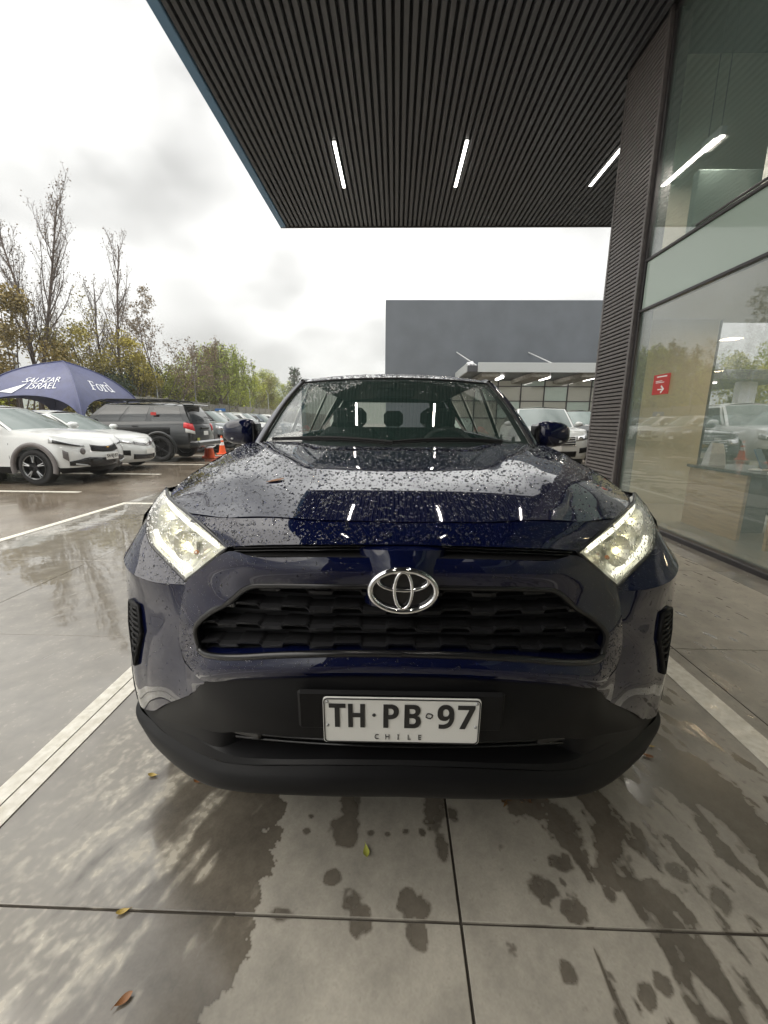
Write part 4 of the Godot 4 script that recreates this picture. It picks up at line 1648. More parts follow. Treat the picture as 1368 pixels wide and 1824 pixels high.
func build_parked_cars() -> void:
	var east := PI / 2
	# white crossover with the copper badge
	var p := {"L": 4.45, "W": 1.84, "H": 1.52, "paint": "white_paint", "lo": 0.22, "top": [Vector2(0, 0.80), Vector2(0.12, 0.86), Vector2(0.45, 0.94), Vector2(1.15, 1.03), Vector2(2.2, 1.04), Vector2(4.0, 1.10), Vector2(4.45, 1.0)], "ws": 1.15, "wt": 2.05, "rt": 3.55, "rb": 4.1, "sf": 0.88, "sr": 3.56, "R": 0.345, "corner": 0.42, "bow": 0.16, "clad_rows": 2, "flare": "louvre_metal", "rim": "dark_alloy", "spokes": 5, "handles": [2.6, 3.6], "door_lines": [1.95, 3.0], "roof_half": 0.60, "windows": [[0.08, 0.45], [0.48, 0.80]]}
	var t := make_car("white_crossover", "white crossover with black grille and grey wheel arch trim, nearest of the parked row", "car", Vector3(-6.02, 0, -8.68), east - 0.03, p)
	for s in [1.0, -1.0]:
		for ws in [0.88, 3.56]:
			var st0 := mb()
			var c0 := v((0.92 + 0.005) * s, 0.345, ws)
			for k in 5:
				var a := TAU * (k + 0.25) / 5
				for tw in [-0.11, 0.11]:
					var d0 := Vector3(0, sin(a + tw * 0.5), cos(a + tw * 0.5))
					var d1 := Vector3(0, sin(a + tw), cos(a + tw))
					tube(st0, [c0 + d0 * 0.09, c0 + d1 * 0.222], [0.013, 0.009], 5)
			lathe(st0, [Vector2(0.222, -0.012), Vector2(0.238, 0.0), Vector2(0.232, 0.01)], 32, Transform3D(Basis(Vector3.BACK, -PI / 2 * s), c0))
			obj("rim_polished_edge", st0, M.alloy, t)
	lamp_pair(t, p, [0.50, 0.775, 0.825, 1.16, 0.80, 0.95], "silver_paint", "gloss_black", [0.58, 0.785, 0.815, 1.08, 0.815, 0.90])
	var st := mb()
	skin_field(st, p, -0.40, 0.66, 0.86, 0.40, 0.66, 0.86, 0.01, 0.0, 14)
	var g := obj("grille", st, M.gloss_black, t)
	st = mb()
	for k in 26:
		var d := -0.375 + 0.03 * k
		for up in [-0.018, 0.018]:
			for r in 3:
				tube(st, [skin(p, d, 0.69 + r * 0.05, 0.014), skin(p, d + up, 0.715 + r * 0.05, 0.014), skin(p, d, 0.74 + r * 0.05, 0.014)], [0.003], 4, false)
	obj("grille_mesh", st, M.dark_alloy, g)
	st = mb()
	var bc := skin(p, 0, 0.80, 0.02)
	prism(st, PackedVector2Array([Vector2(-0.06, 0.03), Vector2(-0.012, 0.02), Vector2(0, 0.005), Vector2(0.012, 0.02), Vector2(0.06, 0.03), Vector2(0.03, 0.0), Vector2(0.008, -0.035), Vector2(0.0, -0.012), Vector2(-0.008, -0.035), Vector2(-0.03, 0.0)]), 0.01, Transform3D(Basis.IDENTITY, bc))
	obj("badge", st, M.gold, g)
	pair_field(t, "air_curtain", M.louvre_metal, p, [0.84, 0.34, 0.60, 0.93, 0.44, 0.66], 0.01)
	st = mb()
	lathe(st, [Vector2(0, 0.02), Vector2(0.05, 0.018), Vector2(0.07, 0.0)], 18, Transform3D(Basis(Vector3.RIGHT, PI / 2), skin(p, -0.56, 0.63, 0.0)))
	obj("radar_cover", st, M.louvre_metal, t)
	st = mb()
	skin_field(st, p, -0.46, 0.16, 0.46, 0.46, 0.16, 0.46, 0.012, 0.0, 14)
	obj("lower_grille", st, M.gloss_black, t)
	pair_field(t, "lower_intake", M.gloss_black, p, [0.44, 0.20, 0.46, 0.84, 0.22, 0.34], 0.014)
	pair_field(t, "intake_fin", M.silver_paint, p, [0.50, 0.16, 0.22, 0.74, 0.24, 0.29], 0.03)
	plate_on(t, "SH·KJ·97", skin(p, 0.0, 0.50, 0.04))
	# white saloon
	p = {"L": 4.45, "W": 1.76, "H": 1.46, "paint": "pearl_paint", "lo": 0.20, "top": [Vector2(0, 0.72), Vector2(0.15, 0.79), Vector2(0.5, 0.87), Vector2(1.15, 0.97), Vector2(2.3, 0.98), Vector2(3.9, 1.03), Vector2(4.45, 0.98)], "ws": 1.10, "wt": 2.0, "rt": 3.2, "rb": 3.9, "sf": 0.86, "sr": 3.45, "R": 0.315, "corner": 0.40, "bow": 0.16, "rim": "alloy", "spokes": 7, "roof_half": 0.57, "handles": [2.5, 3.4], "door_lines": [1.9, 2.9], "windows": [[0.08, 0.46], [0.49, 0.82]]}
	t = make_car("white_saloon", "low white saloon between the white crossover and the dark off-roader", "car", Vector3(-6.45, 0, -10.85), east + 0.02, p)
	lamp_pair(t, p, [0.42, 0.78, 0.90, 1.10, 0.84, 1.0], "silver_paint", "chrome", [0.52, 0.81, 0.88, 0.74, 0.84, 0.92])
	st = mb()
	skin_field(st, p, -0.44, 0.78, 0.91, 0.44, 0.78, 0.91, 0.008, 0.0, 14)
	g = obj("grille", st, M.gloss_black, t)
	st = mb()
	for f in [0.80, 0.845, 0.89]:
		var line := []
		for k in 13:
			line.append(skin(p, -0.43 + 0.86 * k / 12.0, f, 0.014))
		tube(st, line, [0.006], 5)
	obj("grille_bar", st, M.chrome, g)
	st = mb()
	lathe(st, [Vector2(0.062, 0.0), Vector2(0.058, 0.012), Vector2(0.05, 0.0)], 22, Transform3D(Basis(Vector3.RIGHT, PI / 2), skin(p, 0, 0.845, 0.02)))
	for q in [[-0.04, 0.03, -0.016, -0.045], [-0.016, -0.045, 0.0, 0.0], [0.0, 0.0, 0.016, -0.045], [0.016, -0.045, 0.04, 0.03], [-0.016, 0.05, 0.0, 0.012], [0.016, 0.05, 0.0, 0.012]]:
		var c := skin(p, 0, 0.845, 0.024)
		tube(st, [c + Vector3(q[0], q[1], 0), c + Vector3(q[2], q[3], 0)], [0.006], 5)
	obj("badge", st, M.chrome, g)
	st = mb()
	skin_field(st, p, -0.5, 0.14, 0.36, 0.5, 0.14, 0.36, 0.008, 0.0, 14)
	obj("lower_grille", st, M.gloss_black, t)
	pair_field(t, "fog_lamp_recess", M.black_plastic, p, [0.60, 0.30, 0.52, 0.92, 0.36, 0.52], 0.008)
	plate_on(t, "", skin(p, 0, 0.52, 0.02))
	# dark off-roader seen from behind
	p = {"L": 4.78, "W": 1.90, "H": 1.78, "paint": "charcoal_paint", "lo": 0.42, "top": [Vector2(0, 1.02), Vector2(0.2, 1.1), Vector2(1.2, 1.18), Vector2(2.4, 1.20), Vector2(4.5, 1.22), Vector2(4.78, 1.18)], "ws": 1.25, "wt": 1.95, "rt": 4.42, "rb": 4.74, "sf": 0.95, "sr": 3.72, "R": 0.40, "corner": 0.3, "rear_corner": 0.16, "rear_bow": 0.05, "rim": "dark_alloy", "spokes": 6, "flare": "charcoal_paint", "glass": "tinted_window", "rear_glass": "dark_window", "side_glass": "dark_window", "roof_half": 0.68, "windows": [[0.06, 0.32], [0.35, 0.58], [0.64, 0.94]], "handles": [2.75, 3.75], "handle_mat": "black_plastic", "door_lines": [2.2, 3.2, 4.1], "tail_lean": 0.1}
	t = make_car("dark_offroader", "dark grey off-roader parked nose in, tail lamps and number plate towards the aisle", "car", Vector3(-11.0, 0, -13.45), -east + 0.05, p)
	var dt: float = p.plan[-1][4]
	var o := pair_field(t, "tail_lamp", M.tail_red, p, [dt - 0.70, 0.66, 0.96, dt - 1.12, 0.76, 0.96], 0.014, 0.01)
	for k in 2:
		var s := 1.0 if k == 0 else -1.0
		st = mb()
		skin_field(st, p, (dt - 0.71) * s, 0.54, 0.76, (dt - 1.06) * s, 0.60, 0.78, 0.013)
		obj("reversing_lens", st, M.tail_clear, o[k])
	st = mb()
	skin_field(st, p, dt - 0.34, 0.50, 0.78, -(dt - 0.34), 0.50, 0.78, 0.006, 0.0, 10)
	obj("plate_recess", st, M.black_plastic, t)
	st = mb()
	box(st, v(-0.32, 0.985, 4.80), v(0.32, 1.045, 4.74), 0.02)
	obj("plate_garnish", st, M.black_plastic, t)
	plate_on(t, "", v(0.0, 0.86, 4.795), true)
	st = mb()
	box(st, v(-0.93, 0.44, 4.93), v(0.93, 0.64, 4.60), 0.05)
	obj("rear_bumper", st, M.charcoal_paint, t)
	st = mb()
	tube(st, [v(-0.55, 0.42, 4.85), v(-0.2, 0.40, 4.9), v(0.3, 0.40, 4.9)], [0.03], 8)
	obj("tow_bar", st, M.chrome, t)
	st = mb()
	box(st, v(-0.60, 1.70, 4.72), v(0.60, 1.755, 4.36), 0.02)
	obj("roof_spoiler", st, M.charcoal_paint, t)
	st = mb()
	for s in [-0.60, 0.60]:
		tube(st, [v(s, 1.80, 1.9), v(s, 1.87, 2.1), v(s, 1.87, 4.1), v(s, 1.78, 4.3)], [0.025], 6)
	for k in 6:
		box(st, v(-0.6, 1.86, 2.1 + k * 0.38), v(0.6, 1.885, 2.04 + k * 0.38), 0.005)
	obj("roof_rack", st, M.black_plastic, t)
	st = mb()
	tube(st, [v(0.05, 1.36, 4.79), v(-0.45, 1.32, 4.81)], [0.012], 5)
	obj("rear_wiper", st, M.dull_black, t)
	st = mb()
	var side_c := skin(p, dt - 2.0, 0.9, 0.01)
	box(st, Vector3(side_c.x - 0.03, 1.40, side_c.z - 0.08), Vector3(side_c.x - 0.012, 1.49, side_c.z + 0.08))
	obj("window_sticker", st, M.sign_red, t)
	st = mb()
	box(st, v(0.53, 0.60, 4.80), v(0.66, 0.72, 4.77))
	obj("reflector_sticker", st, M.fallen_leaf_green, t)
	# grey pickup past the cones
	var suv := {"L": 5.3, "W": 2.0, "H": 1.85, "paint": "grey_paint", "lo": 0.40, "top": [Vector2(0, 1.08), Vector2(0.25, 1.15), Vector2(1.2, 1.22), Vector2(2.4, 1.24), Vector2(4.9, 1.26), Vector2(5.3, 1.2)], "ws": 1.35, "wt": 2.05, "rt": 3.5, "rb": 3.75, "sf": 1.0, "sr": 4.2, "R": 0.42, "corner": 0.3, "bow": 0.08, "rim": "dark_alloy", "spokes": 6, "flare": "black_plastic", "roof_half": 0.72, "windows": [[0.06, 0.5], [0.54, 0.94]], "door_lines": [2.4]}
	t = make_car("grey_pickup", "grey pickup with a wide black grille, just past the orange cones", "pickup", Vector3(-6.9, 0, -17.6), east, suv)
	front_of_suv(t, suv, "dark", "")
	# light car behind the white crossover
	p = suv.merged({"L": 4.6, "W": 1.85, "H": 1.68, "paint": "pearl_paint", "lo": 0.3, "top": [Vector2(0, 0.95), Vector2(0.25, 1.02), Vector2(1.2, 1.1), Vector2(4.3, 1.14), Vector2(4.6, 1.08)], "ws": 1.2, "wt": 2.0, "rt": 4.0, "rb": 4.4, "sr": 3.6, "R": 0.36, "windows": [[0.06, 0.36], [0.39, 0.68], [0.72, 0.94]]}, true)
	t = make_car("white_wagon", "white car whose roof shows just above the white crossover", "car", Vector3(-11.9, 0, -11.3), east + 0.2, p)
	front_of_suv(t, p, "dark", "")
	# dark car with the bow tie badge past the pickup, seen in the glass
	p = suv.merged({"L": 4.7, "W": 1.9, "H": 1.75, "paint": "black_paint", "rb": 4.5, "rt": 4.1, "sr": 3.7, "top": [Vector2(0, 1.0), Vector2(0.25, 1.08), Vector2(1.2, 1.16), Vector2(4.4, 1.2), Vector2(4.7, 1.1)], "windows": [[0.06, 0.36], [0.39, 0.68], [0.72, 0.94]]}, true)
	t = make_car("black_wagon", "black car in the row past the grey pickup", "car", Vector3(-6.8, 0, -20.4), east, p)
	front_of_suv(t, p, "bars", "bow")
	var k := 0
	for q in [[-23.4, "silver_paint"], [-26.2, "white_paint"], [-29.2, "blue_grey_paint"], [-32.2, "white_paint"]]:
		t = make_car("parked_car", "%s far down the left row" % ["silver car", "white car, first past the silver one,", "blue grey car", "white car, last"][k], "car", Vector3(-7.2, 0, q[0]), east, p.merged({"paint": q[1]}, true))
		front_of_suv(t, p, "bars", "")
		k += 1
	# bays beyond the pillar, noses towards the camera
	p = suv.merged({"L": 4.8, "W": 1.92, "H": 1.76, "paint": "pearl_paint", "lo": 0.3, "top": [Vector2(0, 0.98), Vector2(0.2, 1.06), Vector2(1.2, 1.14), Vector2(4.5, 1.2), Vector2(4.8, 1.1)], "ws": 1.25, "wt": 2.0, "rt": 4.3, "rb": 4.6, "sf": 0.95, "sr": 3.8, "R": 0.37, "flare": "black_plastic", "windows": [[0.06, 0.36], [0.39, 0.68], [0.72, 0.94]]}, true)
	t = make_car("white_suv", "white off-roader with a gold badge, between the navy car's mirror and the louvred pillar", "car", Vector3(4.35, 0, -11.6), -0.12, p)
	front_of_suv(t, p, "bars", "bow")
	p = p.merged({"paint": "black_paint"}, true)
	t = make_car("black_suv", "black off-roader with a gold badge and bar grille, seen through the showroom glass", "car", Vector3(6.95, 0, -9.7), -0.10, p)
	front_of_suv(t, p, "bars", "bow")
	p = suv.merged({"paint": "white_paint", "W": 2.02}, true)
	t = make_car("white_pickup", "white pickup with large headlights, seen through the showroom glass right of the black one", "pickup", Vector3(9.5, 0, -9.9), -0.12, p)
	front_of_suv(t, p, "dark", "")
	p = suv.merged({"paint": "charcoal_paint", "L": 4.7, "sr": 3.8, "rb": 4.5, "rt": 4.2, "windows": [[0.06, 0.36], [0.39, 0.68], [0.72, 0.94]]}, true)
	t = make_car("charcoal_car", "dark car partly behind the louvred pillar, past the white off-roader", "car", Vector3(8.2, 0, -17.5), -0.1, p)
	front_of_suv(t, p, "dark", "")


func front_of_suv(t: Node3D, p: Dictionary, style: String, badge: String) -> void:
	lamp_pair(t, p, [0.56, 0.68, 0.88, 1.02, 0.72, 0.90], "silver_paint", "chrome", [0.64, 0.73, 0.85, 0.86, 0.74, 0.86])
	var st := mb()
	skin_field(st, p, -0.56, 0.50, 0.86, 0.56, 0.50, 0.86, 0.006, 0.0, 14)
	var g := obj("grille", st, M.gloss_black, t)
	st = mb()
	for f in ([0.52, 0.61, 0.70, 0.79, 0.85] if style == "bars" else [0.55, 0.66, 0.78]):
		var line := []
		for k in 15:
			line.append(skin(p, -0.55 + 1.1 * k / 14.0, f, 0.018))
		tube(st, line, [0.012 if style == "bars" else 0.022], 6)
	obj("grille_bar", st, M.chrome if style == "bars" else M.black_plastic, g)
	if badge == "bow":
		st = mb()
		prism(st, PackedVector2Array([Vector2(-0.11, 0.018), Vector2(-0.04, 0.018), Vector2(-0.03, 0.042), Vector2(0.048, 0.042), Vector2(0.04, 0.018), Vector2(0.11, 0.018), Vector2(0.10, -0.018), Vector2(0.03, -0.018), Vector2(0.022, -0.042), Vector2(-0.048, -0.042), Vector2(-0.04, -0.018), Vector2(-0.10, -0.018)]), 0.015, Transform3D(Basis.IDENTITY, skin(p, 0, 0.70, 0.04)))
		obj("badge", st, M.gold, g)
	st = mb()
	skin_field(st, p, -0.6, 0.08, 0.30, 0.6, 0.08, 0.30, 0.008, 0.0, 14)
	obj("lower_grille", st, M.black_plastic, t)
	pair_field(t, "fog_lamp_recess", M.black_plastic, p, [0.68, 0.22, 0.42, 0.98, 0.26, 0.44], 0.008)
	plate_on(t, "", skin(p, 0, 0.40, 0.03))


# ---------- the navy car ----------
const HOOD := [Vector2(0.0, 1.012), Vector2(0.085, 1.028), Vector2(0.2, 1.048), Vector2(0.4, 1.076), Vector2(0.7, 1.105), Vector2(1.0, 1.125), Vector2(1.2, 1.134), Vector2(1.45, 1.142), Vector2(1.7, 1.15)]
const HOOD_DROP := [Vector2(0.0, 0.052), Vector2(0.25, 0.050), Vector2(0.6, 0.043), Vector2(0.8, 0.032), Vector2(1.1, 0.018), Vector2(1.4, 0.002), Vector2(1.7, 0.0)]
const HOOD_EDGE := [Vector2(0.165, 0.45), Vector2(0.25, 0.569), Vector2(0.42, 0.715), Vector2(0.55, 0.785), Vector2(0.8, 0.815), Vector2(1.15, 0.815), Vector2(1.42, 0.79), Vector2(1.7, 0.78)]


func hood_y(x: float, s: float) -> float:
	var xe := along(HOOD_EDGE, s)
	var y := soft_along(HOOD, s) - soft_along(HOOD_DROP, s) * pow(xe / 0.57, 2) * pow(absf(x) / xe, 3.6)
	# shoulders stand a little proud of the middle
	var fade := smoothstep(0.25, 0.55, s)
	var ax := absf(x)
	y += 0.012 * fade * smoothstep(0.36, 0.50, ax) * (1.0 - smoothstep(0.60, 0.80, ax))
	return y


func shut_s(x: float) -> float:
	return along([Vector2(0, 0.085), Vector2(0.2, 0.095), Vector2(0.44, 0.165), Vector2(0.569, 0.25)], absf(x))


func cowl_s(x: float) -> float:
	return 1.20 + 0.20 * pow(x / 0.70, 2)


# lamp outline: upper edge and lower edge, inner end first
func lamp_point(u: float, w: float, out := 0.0) -> Vector3:
	var upper := [v(0.418, 0.954, 0.118), v(0.489, 0.985, 0.17), v(0.569, 1.003, 0.25), v(0.713, 1.018, 0.42), v(0.795, 1.024, 0.56)]
	var lower := [v(0.582, 0.826, 0.222), v(0.672, 0.852, 0.30), v(0.763, 0.885, 0.38), v(0.800, 0.935, 0.44), v(0.815, 0.985, 0.52)]
	var a: Vector3 = spline(lower, u)
	var b: Vector3 = spline(upper, u)
	var n := Vector3(0.45 + 0.3 * u, 0.35, 0.75 - 0.3 * u).normalized()
	return a.lerp(b, w) + n * (out + 0.012 * sin(PI * w) * sin(PI * clampf(u, 0.0, 1.0)))


func grille_half(y: float) -> float:
	return along([Vector2(0.60, 0.500), Vector2(0.66, 0.520), Vector2(0.725, 0.528), Vector2(0.82, 0.440), Vector2(0.885, 0.360), Vector2(0.92, 0.300)], y)


func face_s(x: float) -> float:
	return along([Vector2(0, 0.018), Vector2(0.2, 0.034), Vector2(0.36, 0.075), Vector2(0.434, 0.105), Vector2(0.53, 0.14)], absf(x))


var wet_panels := {}


func half(st: SurfaceTool, rows: Array, nu: int, nv: int, wet := "") -> void:
	var fine := refine(rows, nu, nv)
	grid(st, fine, true)
	if wet:
		wet_panels[wet] = fine


func build_navy_car() -> Node3D:
	var t := thing("navy_suv", "dark navy SUV covered in raindrops, headlights on, facing the camera under the canopy", "car", Vector3(0.02, 0, -0.83), 0.0125)
	var paint_mat: Material = M.navy_paint
	# bonnet
	var st := mb()
	var rows := []
	for j in 41:
		var f := j / 40.0
		var row := []
		for i in 25:
			var u := i / 24.0
			var s0 := shut_s(u * 0.569) + 0.004
			var x_end := 0.0
			var s1 := 0.0
			# along each line from the front edge (or the side above the lamp) back to the screen
			var x := u * 0.79
			if x <= 0.569:
				s0 = shut_s(x) + 0.004
			else:
				s0 = along([Vector2(0.569, 0.254), Vector2(0.715, 0.424), Vector2(0.79, 0.555)], x)
			s1 = cowl_s(minf(x, 0.76))
			var s := lerpf(s0, s1, f)
			row.append(v(x, hood_y(x, s), s))
		rows.append(row)
	grid(st, rows, true)
	# the lip at the front edge, turned down
	var lip := [[], []]
	for i in 21:
		var x := 0.569 * i / 20.0
		var s := shut_s(x) + 0.004
		lip[0].append(v(x, hood_y(x, s), s))
		lip[1].append(v(x, hood_y(x, s) - 0.012, s + 0.006))
	grid(st, lip, true)
	# back edge over the wipers
	lip = [[], []]
	for i in 25:
		var x := 0.79 * i / 24.0
		var s := cowl_s(minf(x, 0.76))
		lip[0].append(v(x, hood_y(x, s), s))
		lip[1].append(v(x, hood_y(x, s) - 0.02, s - 0.004))
	grid(st, lip, true)
	obj("bonnet", st, paint_mat, t)
	# panel between the bonnet and the slot
	st = mb()
	var nose := refine([[v(0, 0.993, 0.032), v(0.2, 0.987, 0.042), v(0.33, 0.975, 0.072), v(0.418, 0.956, 0.116)], [v(0, 1.012, 0.052), v(0.2, 1.007, 0.063), v(0.36, 0.997, 0.105), v(0.486, 0.984, 0.172)], [v(0, 1.024, 0.079), v(0.2, 1.0205, 0.090), v(0.40, 1.012, 0.144), v(0.563, 1.0005, 0.247)]], 6, 2)
	for i in 7:
		# the top edge follows the bonnet's edge across the shut line
		var q: Vector3 = nose[2][i]
		nose[2][i] = v(q.x, hood_y(q.x, shut_s(q.x) + 0.004) - 0.0025, shut_s(q.x) - 0.001)
	half(st, nose, 24, 8, "nose")
	obj("nose_panel", st, paint_mat, t)
	st = mb()
	half(st, [[v(0, 1.018, 0.095), v(0.2, 1.014, 0.105), v(0.40, 1.006, 0.16), v(0.563, 0.994, 0.26)], [v(0, 1.010, 0.075), v(0.2, 1.006, 0.085), v(0.40, 0.998, 0.14), v(0.563, 0.985, 0.24)]], 12, 2)
	# slot under it: back and two thin blades
	half(st, [[v(0, 0.992, 0.034), v(0.2, 0.986, 0.044), v(0.33, 0.974, 0.074), v(0.416, 0.955, 0.118)], [v(0, 0.992, 0.09), v(0.2, 0.986, 0.1), v(0.33, 0.974, 0.12), v(0.416, 0.955, 0.14)], [v(0, 0.966, 0.09), v(0.2, 0.961, 0.1), v(0.33, 0.95, 0.12), v(0.405, 0.936, 0.14)], [v(0, 0.966, 0.022), v(0.2, 0.961, 0.034), v(0.33, 0.95, 0.066), v(0.405, 0.936, 0.104)]], 12, 9)
	obj("upper_slot", st, M.dull_black, t)
	for k in 2:
		st = mb()
		var a := []
		for i in 33:
			var x := -0.40 + 0.8 * i / 32.0
			a.append(v(x, 0.984 - k * 0.009 - 0.03 * pow(x / 0.4, 2), face_s(x) + 0.024 + k * 0.004))
		tube(st, a, [0.0028], 6)
		obj("slot_blade", st, M.gloss_black, t)
	# painted bar, then the frame that runs round the grille
	st = mb()
	var outer := [v(0, 0.966, 0.020), v(0.195, 0.961, 0.032), v(0.33, 0.949, 0.064), v(0.413, 0.946, 0.113), v(0.50, 0.886, 0.167), v(0.578, 0.822, 0.217), v(0.592, 0.74, 0.200), v(0.606, 0.65, 0.207), v(0.575, 0.60, 0.178), v(0.50, 0.600, 0.110), v(0.40, 0.634, 0.066), v(0.28, 0.665, 0.030), v(0.14, 0.682, 0.016), v(0, 0.687, 0.012)]
	var inner := [v(0, 0.908, 0.014), v(0.197, 0.900, 0.030), v(0.30, 0.889, 0.056), v(0.364, 0.874, 0.078), v(0.425, 0.822, 0.106), v(0.485, 0.77, 0.128), v(0.530, 0.722, 0.144), v(0.530, 0.670, 0.148), v(0.517, 0.656, 0.136), v(0.47, 0.668, 0.098), v(0.39, 0.690, 0.060), v(0.278, 0.716, 0.030), v(0.14, 0.731, 0.015), v(0, 0.736, 0.010)]
	var ring := []
	for k in 4:
		var f := k / 3.0
		var row := []
		for i in outer.size():
			var o: Vector3 = outer[i]
			var q: Vector3 = inner[i]
			var p := o.lerp(q, f)
			p.z += 0.010 * sin(PI * f) * (1.0 if i < 4 or i > 8 else 0.3)
			row.append(p)
		ring.append(row)
	grid(st, refine(ring, 52, 6), true)
	wet_panels["ring"] = refine(ring, 52, 6)
	# return into the grille
	var ret := [[], []]
	for q in inner:
		ret[0].append(q)
		ret[1].append(q + Vector3(0, 0.004 if q.y < 0.8 else -0.006, -0.05))
	grid(st, refine(ret, 52, 2), true)
	obj("grille_surround", st, paint_mat, t)
	# black edging inside the frame
	st = mb()
	var edge := []
	for q in inner:
		edge.append(q + Vector3(-0.004 if q.x > 0.02 else 0.0, -0.006 if q.y > 0.8 else 0.006, -0.006))
	var line := []
	for i in 53:
		line.append(spline(edge, i / 52.0))
	tube(st, line, [0.009], 6, false)
	var line2 := []
	for q in line:
		line2.append(flip(q))
	tube(st, line2, [0.009], 6, false)
	obj("grille_edging", st, M.gloss_black, t)
	build_grille(t)
	build_bumper(t)
	build_headlamps(t)
	build_badge_and_plate(t)
	build_body(t)
	build_cabin(t)
	build_drops(t)
	return t


func build_grille(t: Node3D) -> void:
	var st := mb()
	var rows := []
	for j in 9:
		var y0 := 0.60 + 0.33 * j / 8.0
		var row := []
		for i in 21:
			var x := (grille_half(y0) + 0.012) * (i / 10.0 - 1.0)
			row.append(v(x, y0, face_s(x) + 0.075))
		rows.append(row)
	grid(st, rows)
	obj("grille_back", st, M.dull_black, t)
	# bars with a wavy edge: they part into long six sided openings
	for r in 5:
		var yc := 0.878 - r * 0.0435
		var sag := 0.016 + 0.012 * r
		for kind in [0, 1]:
			st = mb()
			var top := []
			var mid := []
			var bot := []
			var back := []
			var back2 := []
			var n := 240
			for i in n + 1:
				var x := -0.53 + 1.06 * i / n
				var y := yc - sag * pow(x / 0.45, 2) - (0.0215 if kind == 1 else 0.0)
				if absf(x) > grille_half(y) - 0.002:
					continue
				var ph := fposmod(x + 0.062 + 0.0, 0.124) / 0.124
				var tz := clampf((absf(ph - 0.5) - 0.235) / 0.055, 0.0, 1.0)
				var s := face_s(x)
				if kind == 0:
					var up := lerpf(0.0095, 0.0045, tz)
					var dn := lerpf(-0.001, 0.0095, tz)
					top.append(v(x, y + up, s + 0.026))
					mid.append(v(x, y + (up - dn) * 0.5 + 0.004, s + 0.012))
					bot.append(v(x, y - dn, s + 0.018))
					back.append(v(x, y - dn + 0.002, s + 0.06))
					back2.append(v(x, y + up - 0.002, s + 0.07))
				else:
					top.append(v(x, y + 0.003, s + 0.040))
					mid.append(v(x, y, s + 0.034))
					bot.append(v(x, y - 0.003, s + 0.040))
					back.append(v(x, y - 0.003, s + 0.07))
					back2.append(v(x, y + 0.003, s + 0.07))
			if top.size() < 3:
				continue
			grid(st, [back2, top], false, false)
			grid(st, [top, mid], false, false)
			grid(st, [mid, bot], false, false)
			grid(st, [bot, back], false, false)
			obj("grille_bar" if kind == 0 else "grille_fin", st, M.grille_black, t)


const FLANK := [[Vector3(0.576, 0.816, -0.214), Vector3(0.69, 0.806, -0.257), Vector3(0.8, 0.811, -0.327), Vector3(0.884, 0.826, -0.442), Vector3(0.927, 0.85, -0.602)], [Vector3(0.59, 0.737, -0.2), Vector3(0.68, 0.722, -0.258), Vector3(0.79, 0.715, -0.335), Vector3(0.896, 0.72, -0.45), Vector3(0.929, 0.72, -0.602)], [Vector3(0.607, 0.648, -0.208), Vector3(0.7, 0.62, -0.258), Vector3(0.795, 0.61, -0.332), Vector3(0.895, 0.6, -0.44), Vector3(0.926, 0.6, -0.602)], [Vector3(0.585, 0.575, -0.19), Vector3(0.705, 0.5, -0.256), Vector3(0.8, 0.46, -0.328), Vector3(0.897, 0.44, -0.43), Vector3(0.912, 0.44, -0.602)], [Vector3(0.572, 0.515, -0.168), Vector3(0.7, 0.412, -0.264), Vector3(0.8, 0.322, -0.348), Vector3(0.893, 0.295, -0.432), Vector3(0.9, 0.295, -0.602)]]


# a point on the painted flank under the lamp, u from the grille outwards, w downwards
func flank_point(u: float, w: float, side: float, off: float) -> Vector3:
	var col := []
	for r in FLANK:
		col.append(spline(r, u))
	var p: Vector3 = spline(col, w) + Vector3(0.72, 0.0, 0.69) * off
	return p if side > 0 else flip(p)


